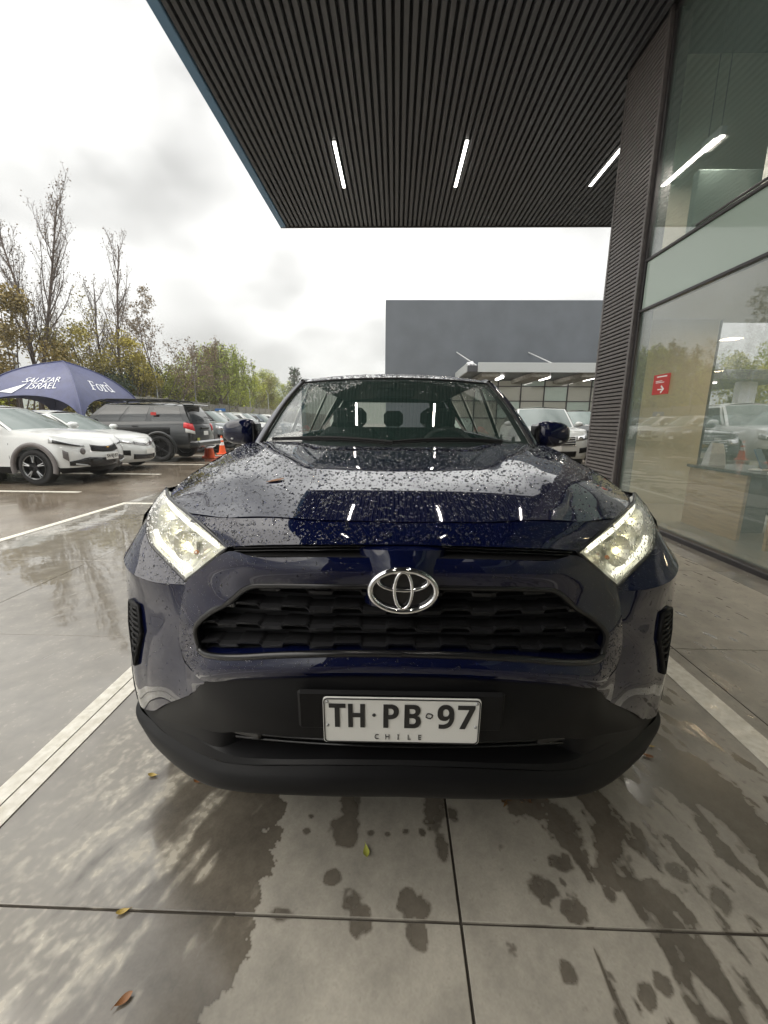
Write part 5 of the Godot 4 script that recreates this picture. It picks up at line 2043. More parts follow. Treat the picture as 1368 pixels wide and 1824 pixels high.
func build_bumper(t: Node3D) -> void:
	# painted corner below the lamp: upper facet and flank
	var st := mb()
	half(st, [[v(0.583, 0.823, 0.224), v(0.672, 0.849, 0.303), v(0.763, 0.882, 0.384), v(0.802, 0.933, 0.445), v(0.817, 0.985, 0.525)], [v(0.578, 0.817, 0.216), v(0.69, 0.808, 0.255), v(0.80, 0.813, 0.325), v(0.884, 0.828, 0.44), v(0.927, 0.852, 0.60)]], 20, 6, "facet")
	obj("corner_facet", st, M.navy_paint, t)
	st = mb()
	half(st, FLANK, 24, 18, "flank")
	half(st, [[v(0.585, 0.602, 0.186), v(0.545, 0.598, 0.148), v(0.50, 0.598, 0.112)], [v(0.585, 0.56, 0.182), v(0.54, 0.57, 0.142), v(0.50, 0.594, 0.112)], [v(0.574, 0.517, 0.169), v(0.53, 0.556, 0.138), v(0.50, 0.592, 0.112)]], 6, 6)
	obj("bumper_corner", st, M.navy_paint, t)
	# black vent in the flank
	for s in [1.0, -1.0]:
		var pts := []
		for q in [[0.58, 0.69], [0.44, 0.47], [0.48, 0.29], [0.60, 0.30], [0.625, 0.46]]:
			pts.append(flank_point(q[0], q[1], s, 0.004))
		st = mb()
		flat(st)
		var c := Vector3.ZERO
		for q in pts:
			c += q / pts.size()
		for k in pts.size():
			tri(st, c, pts[k], pts[(k + 1) % pts.size()])
		var vent := obj("corner_vent", st, M.dull_black, t)
		st = mb()
		pts.append(pts[0])
		pts.append(pts[1])
		tube(st, pts, [0.008], 6, false)
		obj("vent_frame", st, M.black_plastic, vent)
		for k in 9:
			var w := 0.31 + 0.038 * k
			var u0 := along([Vector2(0.27, 0.48), Vector2(0.46, 0.44), Vector2(0.70, 0.58)], w) + 0.012
			var u1 := along([Vector2(0.28, 0.60), Vector2(0.46, 0.625), Vector2(0.70, 0.58)], w) - 0.010
			st = mb()
			tube(st, [flank_point(u0, w, s, 0.006), flank_point((u0 + u1) / 2, w, s, 0.010), flank_point(u1, w - 0.01, s, 0.006)], [0.0045], 5)
			obj("vent_rib", st, M.black_plastic, vent)
	# unpainted lower bumper with the intake let into it
	st = mb()
	var t0 := [v(0, 0.684, 0.016), v(0.14, 0.679, 0.020), v(0.28, 0.662, 0.034), v(0.40, 0.632, 0.070), v(0.50, 0.594, 0.114), v(0.572, 0.513, 0.172), v(0.70, 0.408, 0.274), v(0.80, 0.318, 0.356), v(0.893, 0.291, 0.436)]
	var t1 := [v(0, 0.60, 0.004), v(0.14, 0.597, 0.008), v(0.28, 0.585, 0.022), v(0.40, 0.558, 0.058), v(0.485, 0.515, 0.105), v(0.575, 0.455, 0.168), v(0.70, 0.378, 0.268), v(0.80, 0.310, 0.352), v(0.893, 0.288, 0.435)]
	var t2 := [v(0, 0.520, 0.010), v(0.14, 0.518, 0.014), v(0.28, 0.508, 0.030), v(0.40, 0.488, 0.066), v(0.475, 0.450, 0.108), v(0.575, 0.415, 0.170), v(0.70, 0.352, 0.264), v(0.80, 0.304, 0.349), v(0.893, 0.286, 0.434)]
	grid(st, refine([t0, t1, t2], 40, 8), true)
	var t3 := [v(0, 0.516, 0.075), v(0.14, 0.514, 0.078), v(0.28, 0.504, 0.09), v(0.40, 0.484, 0.12), v(0.475, 0.449, 0.112), v(0.575, 0.414, 0.171), v(0.70, 0.351, 0.265), v(0.80, 0.304, 0.349), v(0.893, 0.286, 0.434)]
	var t4 := [v(0, 0.474, 0.075), v(0.14, 0.470, 0.078), v(0.28, 0.452, 0.09), v(0.40, 0.424, 0.12), v(0.475, 0.407, 0.106), v(0.575, 0.390, 0.166), v(0.70, 0.340, 0.260), v(0.80, 0.299, 0.346), v(0.893, 0.285, 0.433)]
	var t5 := [v(0, 0.471, 0.006), v(0.14, 0.466, 0.010), v(0.28, 0.448, 0.026), v(0.40, 0.418, 0.062), v(0.475, 0.404, 0.098), v(0.575, 0.386, 0.163), v(0.70, 0.337, 0.258), v(0.80, 0.297, 0.345), v(0.893, 0.284, 0.432)]
	var t6 := [v(0, 0.463, -0.002), v(0.14, 0.458, 0.002), v(0.28, 0.440, 0.018), v(0.40, 0.404, 0.054), v(0.475, 0.384, 0.088), v(0.575, 0.356, 0.152), v(0.70, 0.322, 0.250), v(0.80, 0.294, 0.342), v(0.893, 0.283, 0.431)]
	for pair in [[t2, t3], [t3, t4], [t4, t5], [t5, t6]]:
		grid(st, refine(pair, 40, 3), true)
	obj("lower_bumper", st, M.black_plastic, t)
	# rolled lip below
	st = mb()
	half(st, [[v(0, 0.462, -0.002), v(0.20, 0.449, 0.008), v(0.40, 0.403, 0.054), v(0.52, 0.371, 0.115), v(0.70, 0.321, 0.250), v(0.80, 0.293, 0.342), v(0.893, 0.282, 0.431), v(0.912, 0.33, 0.54)], [v(0, 0.43, -0.018), v(0.20, 0.417, -0.008), v(0.41, 0.374, 0.038), v(0.535, 0.342, 0.102), v(0.715, 0.296, 0.238), v(0.818, 0.272, 0.332), v(0.906, 0.270, 0.428), v(0.924, 0.30, 0.54)], [v(0, 0.385, -0.012), v(0.21, 0.372, -0.002), v(0.43, 0.331, 0.048), v(0.56, 0.300, 0.115), v(0.725, 0.262, 0.246), v(0.822, 0.252, 0.335), v(0.906, 0.253, 0.43), v(0.924, 0.27, 0.54)], [v(0, 0.352, 0.05), v(0.21, 0.338, 0.06), v(0.44, 0.298, 0.105), v(0.57, 0.265, 0.165), v(0.72, 0.236, 0.275), v(0.81, 0.231, 0.35), v(0.89, 0.235, 0.44), v(0.905, 0.245, 0.54)], [v(0, 0.31, 0.20), v(0.21, 0.29, 0.20), v(0.44, 0.25, 0.22), v(0.57, 0.225, 0.26), v(0.70, 0.215, 0.34), v(0.79, 0.215, 0.40), v(0.86, 0.22, 0.47), v(0.87, 0.23, 0.55)]], 36, 14)
	obj("bumper_lip", st, M.black_plastic, t)
	# fins across the intake and the dark lamps at its ends
	for k in 3:
		st = mb()
		var a := []
		for i in 25:
			var x := -0.43 + 0.86 * i / 24.0
			a.append(v(x, 0.509 - k * 0.0135 - 0.055 * pow(x / 0.45, 2), 0.035 + 0.09 * pow(x / 0.45, 2)))
		tube(st, a, [0.0045], 6)
		obj("intake_fin", st, M.gloss_black, t)
	for s in [1.0, -1.0]:
		st = mb()
		box(st, Vector3(-0.05, -0.018, -0.02), Vector3(0.05, 0.018, 0.0), 0.006, Transform3D(Basis(Vector3.UP, 0.42 * s) * Basis(Vector3.BACK, -0.12 * s), v(0.40 * s, 0.462, 0.098)))
		obj("fog_lamp_blank", st, M.gloss_black, t)
	# underside
	st = mb()
	box(st, v(-0.86, 0.22, 4.3), v(0.86, 0.34, 0.42))
	obj("underbody", st, M.dull_black, t)


func build_headlamps(t: Node3D) -> void:
	rng.seed = 404
	for s in [1.0, -1.0]:
		var st := mb()
		var rows := []
		for j in 11:
			var row := []
			for i in 17:
				var p := lamp_point(i / 16.0, j / 10.0)
				row.append(p if s > 0 else flip(p))
			rows.append(row)
		grid(st, rows)
		var lamp := obj("headlight", st, M.lamp_lens, t)
		# bowl: walls and a bright faceted reflector
		st = mb()
		var bowl := []
		for j in 25:
			var row := []
			for i in 37:
				var u := i / 36.0
				var w := j / 24.0
				var rim := minf(minf(u, 1.0 - u), minf(w, 1.0 - w))
				var deep := -0.004 - (0.022 + 0.045 * smoothstep(0.05, 0.5, u)) * smoothstep(0.0, 0.14, rim)
				if rim > 0.08:
					deep += 0.0022 * sin(i * 1.9) + rng.randf_range(-0.0008, 0.0008)
				var p := lamp_point(clampf(u, 0.01, 0.99), clampf(w, 0.015, 0.985), deep)
				row.append(p if s > 0 else flip(p))
			bowl.append(row)
		grid(st, bowl, false, false)
		obj("reflector", st, M.reflector, lamp)
		# dark trim round the edge
		st = mb()
		var loop := []
		for k in 64:
			var a := k / 16.0
			var uw := Vector2(a, 0) if a < 1 else (Vector2(1, a - 1) if a < 2 else (Vector2(3 - a, 1) if a < 3 else Vector2(0, 4 - a)))
			var p := lamp_point(uw.x, uw.y, -0.004)
			loop.append(p if s > 0 else flip(p))
		loop.append(loop[0])
		loop.append(loop[1])
		tube(st, loop, [0.0055], 6, false)
		obj("trim", st, M.gloss_black, lamp)
		# daytime strip: along the top and round the outer lower edge
		for q in [[Vector2(0.10, 0.86), Vector2(0.93, 0.80), 0.0065], [Vector2(0.05, 0.16), Vector2(0.62, 0.12), 0.008]]:
			st = mb()
			var a := []
			for k in 15:
				var uw: Vector2 = q[0].lerp(q[1], k / 14.0)
				var p := lamp_point(uw.x, uw.y, -0.022)
				a.append(p if s > 0 else flip(p))
			tube(st, a, [q[2]], 8)
			obj("daylight_strip", st, M.drl_glow, lamp)
		# three lit cells
		for u in [0.30, 0.50, 0.72]:
			var c := lamp_point(u, 0.50, -0.022 - 0.045 * smoothstep(0.05, 0.5, u) + 0.012)
			var n := Vector3(0.35, 0.1, 0.93).normalized()
			if s < 0:
				c = flip(c)
				n = flip(n)
			var b := Basis.looking_at(-n, Vector3.UP) * Basis(Vector3.RIGHT, PI / 2)
			st = mb()
			lathe(st, [Vector2(0.0, 0.004), Vector2(0.008, 0.003), Vector2(0.011, -0.004), Vector2(0.0, -0.006)], 12, Transform3D(b, c + n * 0.012))
			obj("bulb", st, M.headlight_glow, lamp)
			st = mb()
			lathe(st, [Vector2(0.008, -0.012), Vector2(0.024, -0.004), Vector2(0.041, 0.018), Vector2(0.043, 0.018), Vector2(0.026, -0.008)], 18, Transform3D(b, c), false)
			obj("reflector_cup", st, M.reflector, lamp)
			var l := OmniLight3D.new()
			l.name = "bulb_light"
			l.light_energy = 0.00024
			l.light_color = Color(1.0, 0.97, 0.84)
			l.light_size = 0.008
			l.omni_range = 30.0
			l.omni_attenuation = 2.0
			l.shadow_enabled = true
			lamp.add_child(l, true)
			l.position = c + n * 0.012
		st = mb()
		var ic := lamp_point(0.17, 0.52, -0.020)
		lathe(st, [Vector2(0, 0.005), Vector2(0.005, 0.003), Vector2(0.006, -0.004)], 10, Transform3D(Basis(Vector3.RIGHT, PI / 2), ic if s > 0 else flip(ic)))
		obj("indicator", st, M.orange_lens, lamp)


func build_badge_and_plate(t: Node3D) -> void:
	# painted boss behind the badge
	var st := mb()
	var rows := []
	for j in 9:
		var w := j / 8.0
		var row := []
		for i in 17:
			var a := lerpf(-PI / 2, PI / 2, i / 16.0)
			var r := 0.098 - 0.012 * w
			row.append(v(sin(a) * r, lerpf(0.985, 0.850, w) - 0.012 * (1 - cos(a)) * (1 - w), 0.062 - cos(a) * (0.050 + 0.022 * sin(PI * minf(w * 1.1, 1.0)))))
		rows.append(row)
	grid(st, rows)
	var cap := [[], []]
	for i in 17:
		cap[0].append(rows[0][i])
		cap[1].append(v(rows[0][i].x * 0.95, 0.995, 0.075))
	grid(st, cap)
	cap = [[], []]
	for i in 17:
		cap[0].append(rows[8][i])
		cap[1].append(v(rows[8][i].x * 0.9, 0.846, 0.09))
	grid(st, cap)
	var boss := obj("badge_boss", st, M.navy_paint, t)
	# three ovals
	var c := v(0.0, 0.907, -0.018)
	st = mb()
	smooth(st)
	var fill := []
	for k in 33:
		var a := TAU * k / 32
		fill.append(c + Vector3(cos(a) * 0.070, sin(a) * 0.047, -0.004))
	for k in 32:
		tri(st, c + Vector3(0, 0, -0.001), fill[k + 1], fill[k])
	obj("badge_field", st, M.gloss_black, boss)
	st = mb()
	oval(st, c, 0.0, 0.0, 0.0685, 0.0455, 0.0068, 0.0085)
	oval(st, c + Vector3(0, 0, 0.002), 0.0, 0.002, 0.0185, 0.0405, 0.0042, 0.006)
	oval(st, c + Vector3(0, 0, 0.001), 0.0, 0.022, 0.052, 0.0205, 0.0042, 0.006)
	obj("badge_ovals", st, M.chrome, boss)
	# number plate on its carrier
	st = mb()
	box(st, Vector3(-0.235, -0.052, -0.02), Vector3(0.235, 0.052, -0.006), 0.012, Transform3D(Basis(Vector3.RIGHT, 0.06), Vector3(0.0, 0.605, 0.008)))
	obj("plate_carrier", st, M.black_plastic, t)
	var at := Transform3D(Basis(Vector3.RIGHT, 0.05), Vector3(0.002, 0.590, 0.012))
	st = mb()
	var outline := PackedVector2Array()
	for q in [[0.168, 0.051, 0.0], [-0.168, 0.051, 90.0], [-0.168, -0.051, 180.0], [0.168, -0.051, 270.0]]:
		for k in 5:
			var a := deg_to_rad(q[2] + k * 22.5)
			outline.append(Vector2(q[0] + cos(a) * 0.009, q[1] + sin(a) * 0.009))
	prism(st, outline, 0.004, at)
	var pl := obj("number_plate", st, M.plate_white, t)
	st = mb()
	var ring := []
	for k in outline.size() + 2:
		var q := outline[k % outline.size()]
		ring.append(at * Vector3(q.x * 0.985, q.y * 0.96, 0.0008))
	tube(st, ring, [0.0014], 5, false)
	obj("plate_border", st, M.plate_black, pl)
	var word := func(text: String, x: float, y: float, size: float, wide: float, thick: bool, called: String):
		var m := letters(text, size, 0.002, "Droid Sans", func(q: Vector3) -> Vector3: return at * Vector3(x + q.x * wide, y + q.y, 0.0015 + q.z * 0.6), thick)
		obj(called, m, M.plate_black, pl)
	word.call("T", -0.1445, 0.013, 0.086, 0.84, true, "plate_letter")
	word.call("H", -0.102, 0.013, 0.086, 0.80, true, "plate_letter")
	word.call("P", -0.026, 0.013, 0.086, 0.86, true, "plate_letter")
	word.call("B", 0.023, 0.013, 0.086, 0.86, true, "plate_letter")
	word.call("9", 0.099, 0.013, 0.086, 0.90, true, "plate_letter")
	word.call("7", 0.144, 0.013, 0.086, 0.90, true, "plate_letter")
	var dx := -0.056
	for ch in "CHILE":
		word.call(ch, dx, -0.042, 0.018, 1.0, false, "plate_small_letter")
		dx += 0.0245
	st = mb()
	lathe(st, [Vector2(0, 0.0022), Vector2(0.0038, 0.0018), Vector2(0.004, 0.0)], 12, at * Transform3D(Basis(Vector3.RIGHT, PI / 2), Vector3(-0.062, 0.016, 0)))
	obj("plate_dot", st, M.plate_black, pl)
	st = mb()
	var crest := []
	for k in 10:
		var a := TAU * k / 8 + PI / 8
		var r := 0.0068 if k % 2 else 0.0078
		crest.append(at * Vector3(0.062 + cos(a) * r, 0.016 + sin(a) * r * 0.9, 0.001))
	tube(st, crest, [0.0014], 5, false)
	obj("plate_crest", st, M.plate_black, pl)
	for q in [[-0.167, 0.050], [0.167, 0.050], [-0.167, -0.012], [0.167, -0.012]]:
		st = mb()
		lathe(st, [Vector2(0, 0.003), Vector2(0.003, 0.0026), Vector2(0.0036, 0.0)], 10, at * Transform3D(Basis(Vector3.RIGHT, PI / 2), Vector3(q[0], q[1], 0)))
		obj("plate_screw", st, M.galvanised, pl)


func oval(st: SurfaceTool, c: Vector3, ox: float, oy: float, rx: float, ry: float, thick: float, deep: float) -> void:
	smooth(st)
	var rings := []
	for k in 49:
		var a := TAU * (k % 48) / 48
		var e := Vector3(cos(a) * rx, sin(a) * ry, 0)
		var n := Vector3(cos(a) / rx, sin(a) / ry, 0).normalized()
		var ring := []
		for j in 9:
			var b := TAU * (j % 8) / 8
			ring.append(c + Vector3(ox, oy, 0) + e + n * cos(b) * thick + Vector3(0, 0, sin(b) * deep))
		rings.append(ring)
	for k in 48:
		for j in 8:
			quad(st, rings[k][j], rings[k][j + 1], rings[k + 1][j + 1], rings[k + 1][j])


func build_body(t: Node3D) -> void:
	var st := mb()
	var low := mb()
	var rows := []
	for r in 9:
		rows.append([])
	var s := 0.56
	var sr := 3.60
	while s <= 4.56:
		var arch := 0.30
		for ws in [0.94, sr]:
			var ra := 0.405
			if absf(s - ws) < ra:
				arch = maxf(arch, 0.345 + sqrt(ra * ra - pow(s - ws, 2)))
		var x0 := along(HOOD_EDGE, s) - 0.0
		var y0 := hood_y(x0, s) - 0.003
		if s > 1.45:
			var f := smoothstep(1.45, 1.75, s)
			x0 = lerpf(x0, 0.845, f)
			y0 = lerpf(y0, 1.10 + 0.02 * (s - 1.75), f)
		var tail := 1.0 - 0.10 * pow(clampf((s - 3.9) / 0.66, 0, 1), 2)
		var wid := [x0, lerpf(x0, 0.93, 0.55), 0.928, 0.938, 0.930, 0.924, 0.916, 0.905, 0.89]
		var hts := [y0, lerpf(y0, 0.86, 0.28), lerpf(y0, 0.86, 0.75), 0.845, 0.72, 0.60, 0.48, 0.38, 0.28]
		if s > 1.45:
			wid[2] = 0.922
		if s < 0.57:
			var first := [v(0.797, 1.0235, 0.562), v(0.817, 0.985, 0.526), v(0.886, 0.928, 0.572), v(0.928, 0.851, 0.601), v(0.930, 0.72, 0.601), v(0.926, 0.60, 0.603), v(0.912, 0.44, 0.603), v(0.905, 0.36, 0.603), v(0.90, 0.295, 0.603)]
			for r in 9:
				rows[r].append(first[r])
			s += 0.09
			continue
		for r in 9:
			rows[r].append(v(wid[r] * tail, maxf(hts[r], arch if r > 1 else hts[r]), s))
		s += 0.05
	grid(st, rows.slice(0, 7), true)
	grid(low, rows.slice(6), true)
	# tail
	half(st, [[v(0, 1.16, 4.50), v(0.5, 1.16, 4.48), v(0.78, 1.13, 4.42), v(0.835, 1.12, 4.28)], [v(0, 0.95, 4.56), v(0.5, 0.95, 4.55), v(0.80, 0.93, 4.52), v(0.845, 0.92, 4.50)], [v(0, 0.7, 4.58), v(0.5, 0.7, 4.57), v(0.81, 0.68, 4.55), v(0.84, 0.66, 4.52)], [v(0, 0.35, 4.56), v(0.5, 0.35, 4.55), v(0.8, 0.34, 4.53), v(0.82, 0.33, 4.50)]], 12, 12)
	obj("body_side", st, M.navy_paint, t)
	obj("sill_cladding", low, M.black_plastic, t)
	for sd in [1.0, -1.0]:
		for ws in [0.94, sr]:
			wheel(t, v(0.80 * sd, 0.345, ws), 0.345, 0.225, sd, M.alloy, 5)
			st = mb()
			var rws := []
			for q in [[0.03, -0.04], [0.035, 0.02], [0.095, 0.018], [0.11, -0.012]]:
				var row := []
				for k in 25:
					var a := lerpf(-0.2, PI + 0.2, k / 24.0)
					row.append(v((0.925 + q[1]) * sd, 0.345 + sin(a) * (0.36 + q[0]), ws - cos(a) * (0.36 + q[0])))
				rws.append(row)
			grid(st, rws)
			obj("wheel_arch_trim", st, M.black_plastic, t)
			# inner wing
			st = mb()
			lathe(st, [Vector2(0.41, 0.0), Vector2(0.41, 0.34)], 24, Transform3D(Basis(Vector3.BACK, PI / 2 * sd), v(0.92 * sd, 0.345, ws)))
			obj("wheel_well", st, M.dull_black, t)
		st = mb()
		box(st, v(0.70 * sd - 0.10, 0.86, 4.60), v(0.70 * sd + 0.10, 1.02, 4.44), 0.03)
		obj("tail_lamp", st, M.tail_red, t)
		# door mirror: painted cap, dark glass side, foot
		st = mb()
		var mp := []
		for j in 13:
			var a := PI * j / 12.0
			var row := []
			for i in 17:
				var b := TAU * i / 16.0
				var dir := Vector3(-cos(a), sin(a) * sin(b), sin(a) * cos(b))
				var q := Vector3(signf(dir.x) * pow(absf(dir.x), 0.75), signf(dir.y) * pow(absf(dir.y), 0.65), signf(dir.z) * pow(absf(dir.z), 0.8))
				var tap := 1.0 - 0.16 * dir.x
				row.append(Vector3((0.925 + q.x * 0.105) * sd, 1.187 + q.y * 0.077 * tap, -1.70 + q.z * (0.085 if q.z > 0 else 0.03) * tap))
			mp.append(row)
		grid(st, mp)
		var mir := obj("door_mirror", st, M.navy_paint, t)
		st = mb()
		box(st, Vector3(0.832 * sd - 0.012, 1.125, -1.76), Vector3(0.832 * sd + 0.012, 1.245, -1.63), 0.01)
		tube(st, [Vector3(0.78 * sd, 1.08, -1.74), Vector3(0.85 * sd, 1.115, -1.72), Vector3(0.91 * sd, 1.112, -1.70)], [0.03, 0.024, 0.02], 8)
		obj("mirror_foot", st, M.gloss_black, mir)
		st = mb()
		tube(st, [Vector3(0.95 * sd, 1.148, -1.622), Vector3(1.022 * sd, 1.162, -1.675)], [0.006], 6)
		obj("mirror_indicator", st, M.tail_clear, mir)


func screen_point(u: float, w: float, off := 0.0) -> Vector3:
	# u -1..1 across, w 0 at the bonnet .. 1 at the roof
	var base := v(u * 0.735, 1.118 + 0.012 * u * u, 1.225 + 0.20 * u * u)
	var top := v(u * 0.600, 1.520 - 0.024 * u * u, 1.905 + 0.075 * u * u)
	var p := base.lerp(top, w)
	p.y += 0.035 * sin(PI * w) * (1.0 - 0.25 * u * u)
	return p + Vector3(0.15 * u, 0.83, 0.53) * off


func roof_point(u: float, w: float) -> Vector3:
	var s: float = soft_along([Vector2(0, 1.905), Vector2(0.25, 2.4), Vector2(0.6, 3.2), Vector2(1, 4.18)], w) + 0.075 * u * u * (1.0 - w)
	var y: float = soft_along([Vector2(0, 1.520), Vector2(0.12, 1.566), Vector2(0.3, 1.600), Vector2(0.6, 1.605), Vector2(1, 1.555)], w)
	var x: float = u * soft_along([Vector2(0, 0.600), Vector2(0.3, 0.640), Vector2(0.7, 0.625), Vector2(1, 0.56)], w)
	return v(x, y - (0.024 + 0.03 * sin(PI * clampf(w * 0.8, 0, 1))) * pow(absf(u), 2.4), s)


func build_cabin(t: Node3D) -> void:
	var st := mb()
	var rows := []
	for j in 31:
		var row := []
		for i in 25:
			row.append(roof_point(i / 12.0 - 1.0, j / 30.0))
		rows.append(row)
	grid(st, rows)
	obj("roof", st, M.navy_paint, t)
	# lining under the roof
	st = mb()
	rows = []
	for j in 13:
		var row := []
		for i in 13:
			row.append(roof_point((i / 6.0 - 1.0) * 0.97, 0.015 + 0.97 * j / 12.0) + Vector3(0, -0.035, 0))
		rows.append(row)
	grid(st, rows)
	obj("roof_lining", st, M.cabin_grey, t)
	# windscreen, black band round it
	st = mb()
	rows = []
	for j in 17:
		var row := []
		for i in 25:
			row.append(screen_point((i / 12.0 - 1.0) * 0.985, 0.015 + 0.965 * j / 16.0))
		rows.append(row)
	grid(st, rows)
	rows = []
	for j in 17:
		var row := []
		for i in 25:
			row.append(screen_point((i / 12.0 - 1.0) * 0.983, 0.016 + 0.963 * j / 16.0, -0.005))
		rows.append(row)
	grid(st, rows)
	obj("windscreen", st, M.windscreen_glass, t)
	st = mb()
	for q in [[-0.985, -0.93, 0.0, 0.98], [0.93, 0.985, 0.0, 0.98]]:
		rows = []
		for j in 9:
			var row := []
			for i in 3:
				row.append(screen_point(lerpf(q[0], q[1], i / 2.0), lerpf(q[2], q[3], j / 8.0), -0.008))
			rows.append(row)
		grid(st, rows)
	for q in [[0.0, 0.075], [0.955, 0.98]]:
		rows = []
		for j in 3:
			var row := []
			for i in 25:
				row.append(screen_point((i / 12.0 - 1.0) * 0.985, lerpf(q[0], q[1], j / 2.0), -0.008))
			rows.append(row)
		grid(st, rows)
	obj("screen_border", st, M.cabin_black, t)
	# header trim strip
	st = mb()
	var a := []
	for i in 25:
		a.append(screen_point(i / 12.0 - 1.0, 0.99, 0.002))
	tube(st, a, [0.007], 6)
	obj("header_seal", st, M.dull_black, t)
	for sd in [1.0, -1.0]:
		# front pillar: painted outer strip and black inner seal
		st = mb()
		rows = []
		for j in 13:
			var w := j / 12.0
			var p := screen_point(0.985, w, 0.006)
			var q := screen_point(1.0, w, 0.012) + Vector3(0.022, 0, -0.012)
			var r := q + Vector3(0.045, -0.018, -0.085).lerp(Vector3(0.03, -0.02, -0.06), w)
			var row := []
			for e in [p, q, r]:
				row.append(e if sd > 0 else flip(e))
			rows.append(row)
		grid(st, rows)
		obj("front_pillar", st, M.navy_paint, t)
		st = mb()
		a = []
		for j in 13:
			var p := screen_point(0.985, j / 12.0, 0.008)
			a.append(p if sd > 0 else flip(p))
		tube(st, a, [0.009], 6)
		obj("pillar_seal", st, M.dull_black, t)
		# pillars and rails of the side
		var belt := func(s: float) -> Vector3: return Vector3(0.845 * sd, 1.10 + 0.02 * (s - 1.75), -s)
		var rail := func(s: float) -> Vector3:
			var w := along([Vector2(1.9, 0.0), Vector2(2.4, 0.25), Vector2(3.2, 0.6), Vector2(4.18, 1.0)], s)
			var p := roof_point(1.0, w)
			return Vector3((absf(p.x) + 0.004) * sd, p.y, -s)
		st = mb()
		for q in [[2.52, 2.64, 2.50, 2.60], [3.36, 3.46, 3.30, 3.40], [3.98, 4.30, 3.82, 4.15]]:
			flat(st)
			quad(st, belt.call(q[0]), belt.call(q[1]), rail.call(q[3]), rail.call(q[2]))
		a = []
		for k in 21:
			a.append(rail.call(lerpf(2.03, 4.15, k / 20.0)) + Vector3(0, -0.008, 0))
		tube(st, a, [0.015], 8)
		a = []
		for k in 21:
			a.append(belt.call(lerpf(1.60, 4.30, k / 20.0)))
		tube(st, a, [0.016], 6)
		obj("side_frame", st, M.gloss_black, t)
		for q in [[1.66, 2.52, 2.02, 2.50], [2.64, 3.36, 2.60, 3.30], [3.46, 3.98, 3.40, 3.82]]:
			st = mb()
			rows = []
			for j in 5:
				var row := []
				for i in 7:
					var s0 := lerpf(q[0], q[1], i / 6.0)
					var s1 := lerpf(q[2], q[3], i / 6.0)
					row.append(belt.call(s0).lerp(rail.call(s1), j / 4.0) + Vector3(0.012 * sd * sin(PI * j / 4.0), 0, 0))
				rows.append(row)
			grid(st, rows)
			obj("side_window", st, M.car_glass, t)
		# inner door panel
		st = mb()
		box(st, Vector3(0.80 * sd - 0.03, 0.45, -4.1), Vector3(0.80 * sd + 0.03, 1.10, -1.5), 0.02)
		obj("door_lining", st, M.cabin_grey, t)
	# tailgate with its opening and glass
	st = mb()
	var o := [v(-0.80, 1.12, 4.40), v(0.80, 1.12, 4.40), v(0.56, 1.53, 4.19), v(-0.56, 1.53, 4.19)]
	var n := [v(-0.47, 1.19, 4.37), v(0.47, 1.19, 4.37), v(0.42, 1.475, 4.22), v(-0.42, 1.475, 4.22)]
	flat(st)
	for k in 4:
		quad(st, o[k], o[(k + 1) % 4], n[(k + 1) % 4], n[k])
		quad(st, o[k] + Vector3(0, 0, 0.05), o[(k + 1) % 4] + Vector3(0, 0, 0.05), n[(k + 1) % 4] + Vector3(0, 0, 0.03), n[k] + Vector3(0, 0, 0.03))
		quad(st, n[k], n[(k + 1) % 4], n[(k + 1) % 4] + Vector3(0, 0, 0.03), n[k] + Vector3(0, 0, 0.03))
	obj("tailgate_frame", st, M.cabin_black, t)
	st = mb()
	quad(st, n[0], n[1], n[2], n[3])
	obj("rear_window", st, M.car_glass, t)
	# dashboard and scuttle
	st = mb()
	rows = []
	for j in 7:
		var row := []
		for i in 21:
			var u := i / 10.0 - 1.0
			var f := j / 6.0
			row.append(v(u * 0.74, along([Vector2(0, 1.10), Vector2(0.5, 1.115), Vector2(0.85, 1.10), Vector2(1, 0.72)], f) + (0.025 if u > 0.2 and u < 0.75 and f > 0.5 and f < 0.95 else 0.0), lerpf(1.27 + 0.2 * u * u, 1.98, f)))
		rows.append(row)
	grid(st, rows)
	obj("dashboard", st, M.cabin_black, t)
	st = mb()
	half(st, [[v(0, 1.112, 1.17), v(0.4, 1.114, 1.23), v(0.78, 1.12, 1.40)], [v(0, 1.106, 1.25), v(0.4, 1.108, 1.31), v(0.78, 1.116, 1.49)]], 14, 3)
	obj("scuttle_panel", st, M.dull_black, t)
	# floor of the cabin and bulkhead
	st = mb()
	box(st, v(-0.8, 0.34, 4.3), v(0.8, 0.42, 1.3))
	obj("cabin_floor", st, M.cabin_black, t)
	# steering wheel
	st = mb()
	var hub := Transform3D(Basis(Vector3.RIGHT, 1.15), v(0.36, 1.045, 2.02))
	var loop := []
	for k in 34:
		var an := TAU * k / 32
		loop.append(hub * Vector3(cos(an) * 0.18, 0, sin(an) * 0.18))
	tube(st, loop, [0.015], 8, false)
	for an in [0.0, PI, PI / 2]:
		tube(st, [hub * Vector3(0, 0, 0), hub * Vector3(cos(an) * 0.175, 0, sin(an) * 0.175)], [0.022, 0.014], 6)
	lathe(st, [Vector2(0, 0.02), Vector2(0.06, 0.012), Vector2(0.07, -0.02)], 16, hub)
	obj("steering_wheel", st, M.cabin_grey, t)
	# inner mirror
	st = mb()
	box(st, Vector3(-0.125, -0.034, -0.015), Vector3(0.125, 0.034, 0.015), 0.014, Transform3D(Basis(Vector3.RIGHT, 0.2), v(0.0, 1.438, 2.00)))
	tube(st, [v(0, 1.45, 1.99), v(0, 1.505, 1.93)], [0.014, 0.02], 6)
	obj("inner_mirror", st, M.cabin_grey, t)
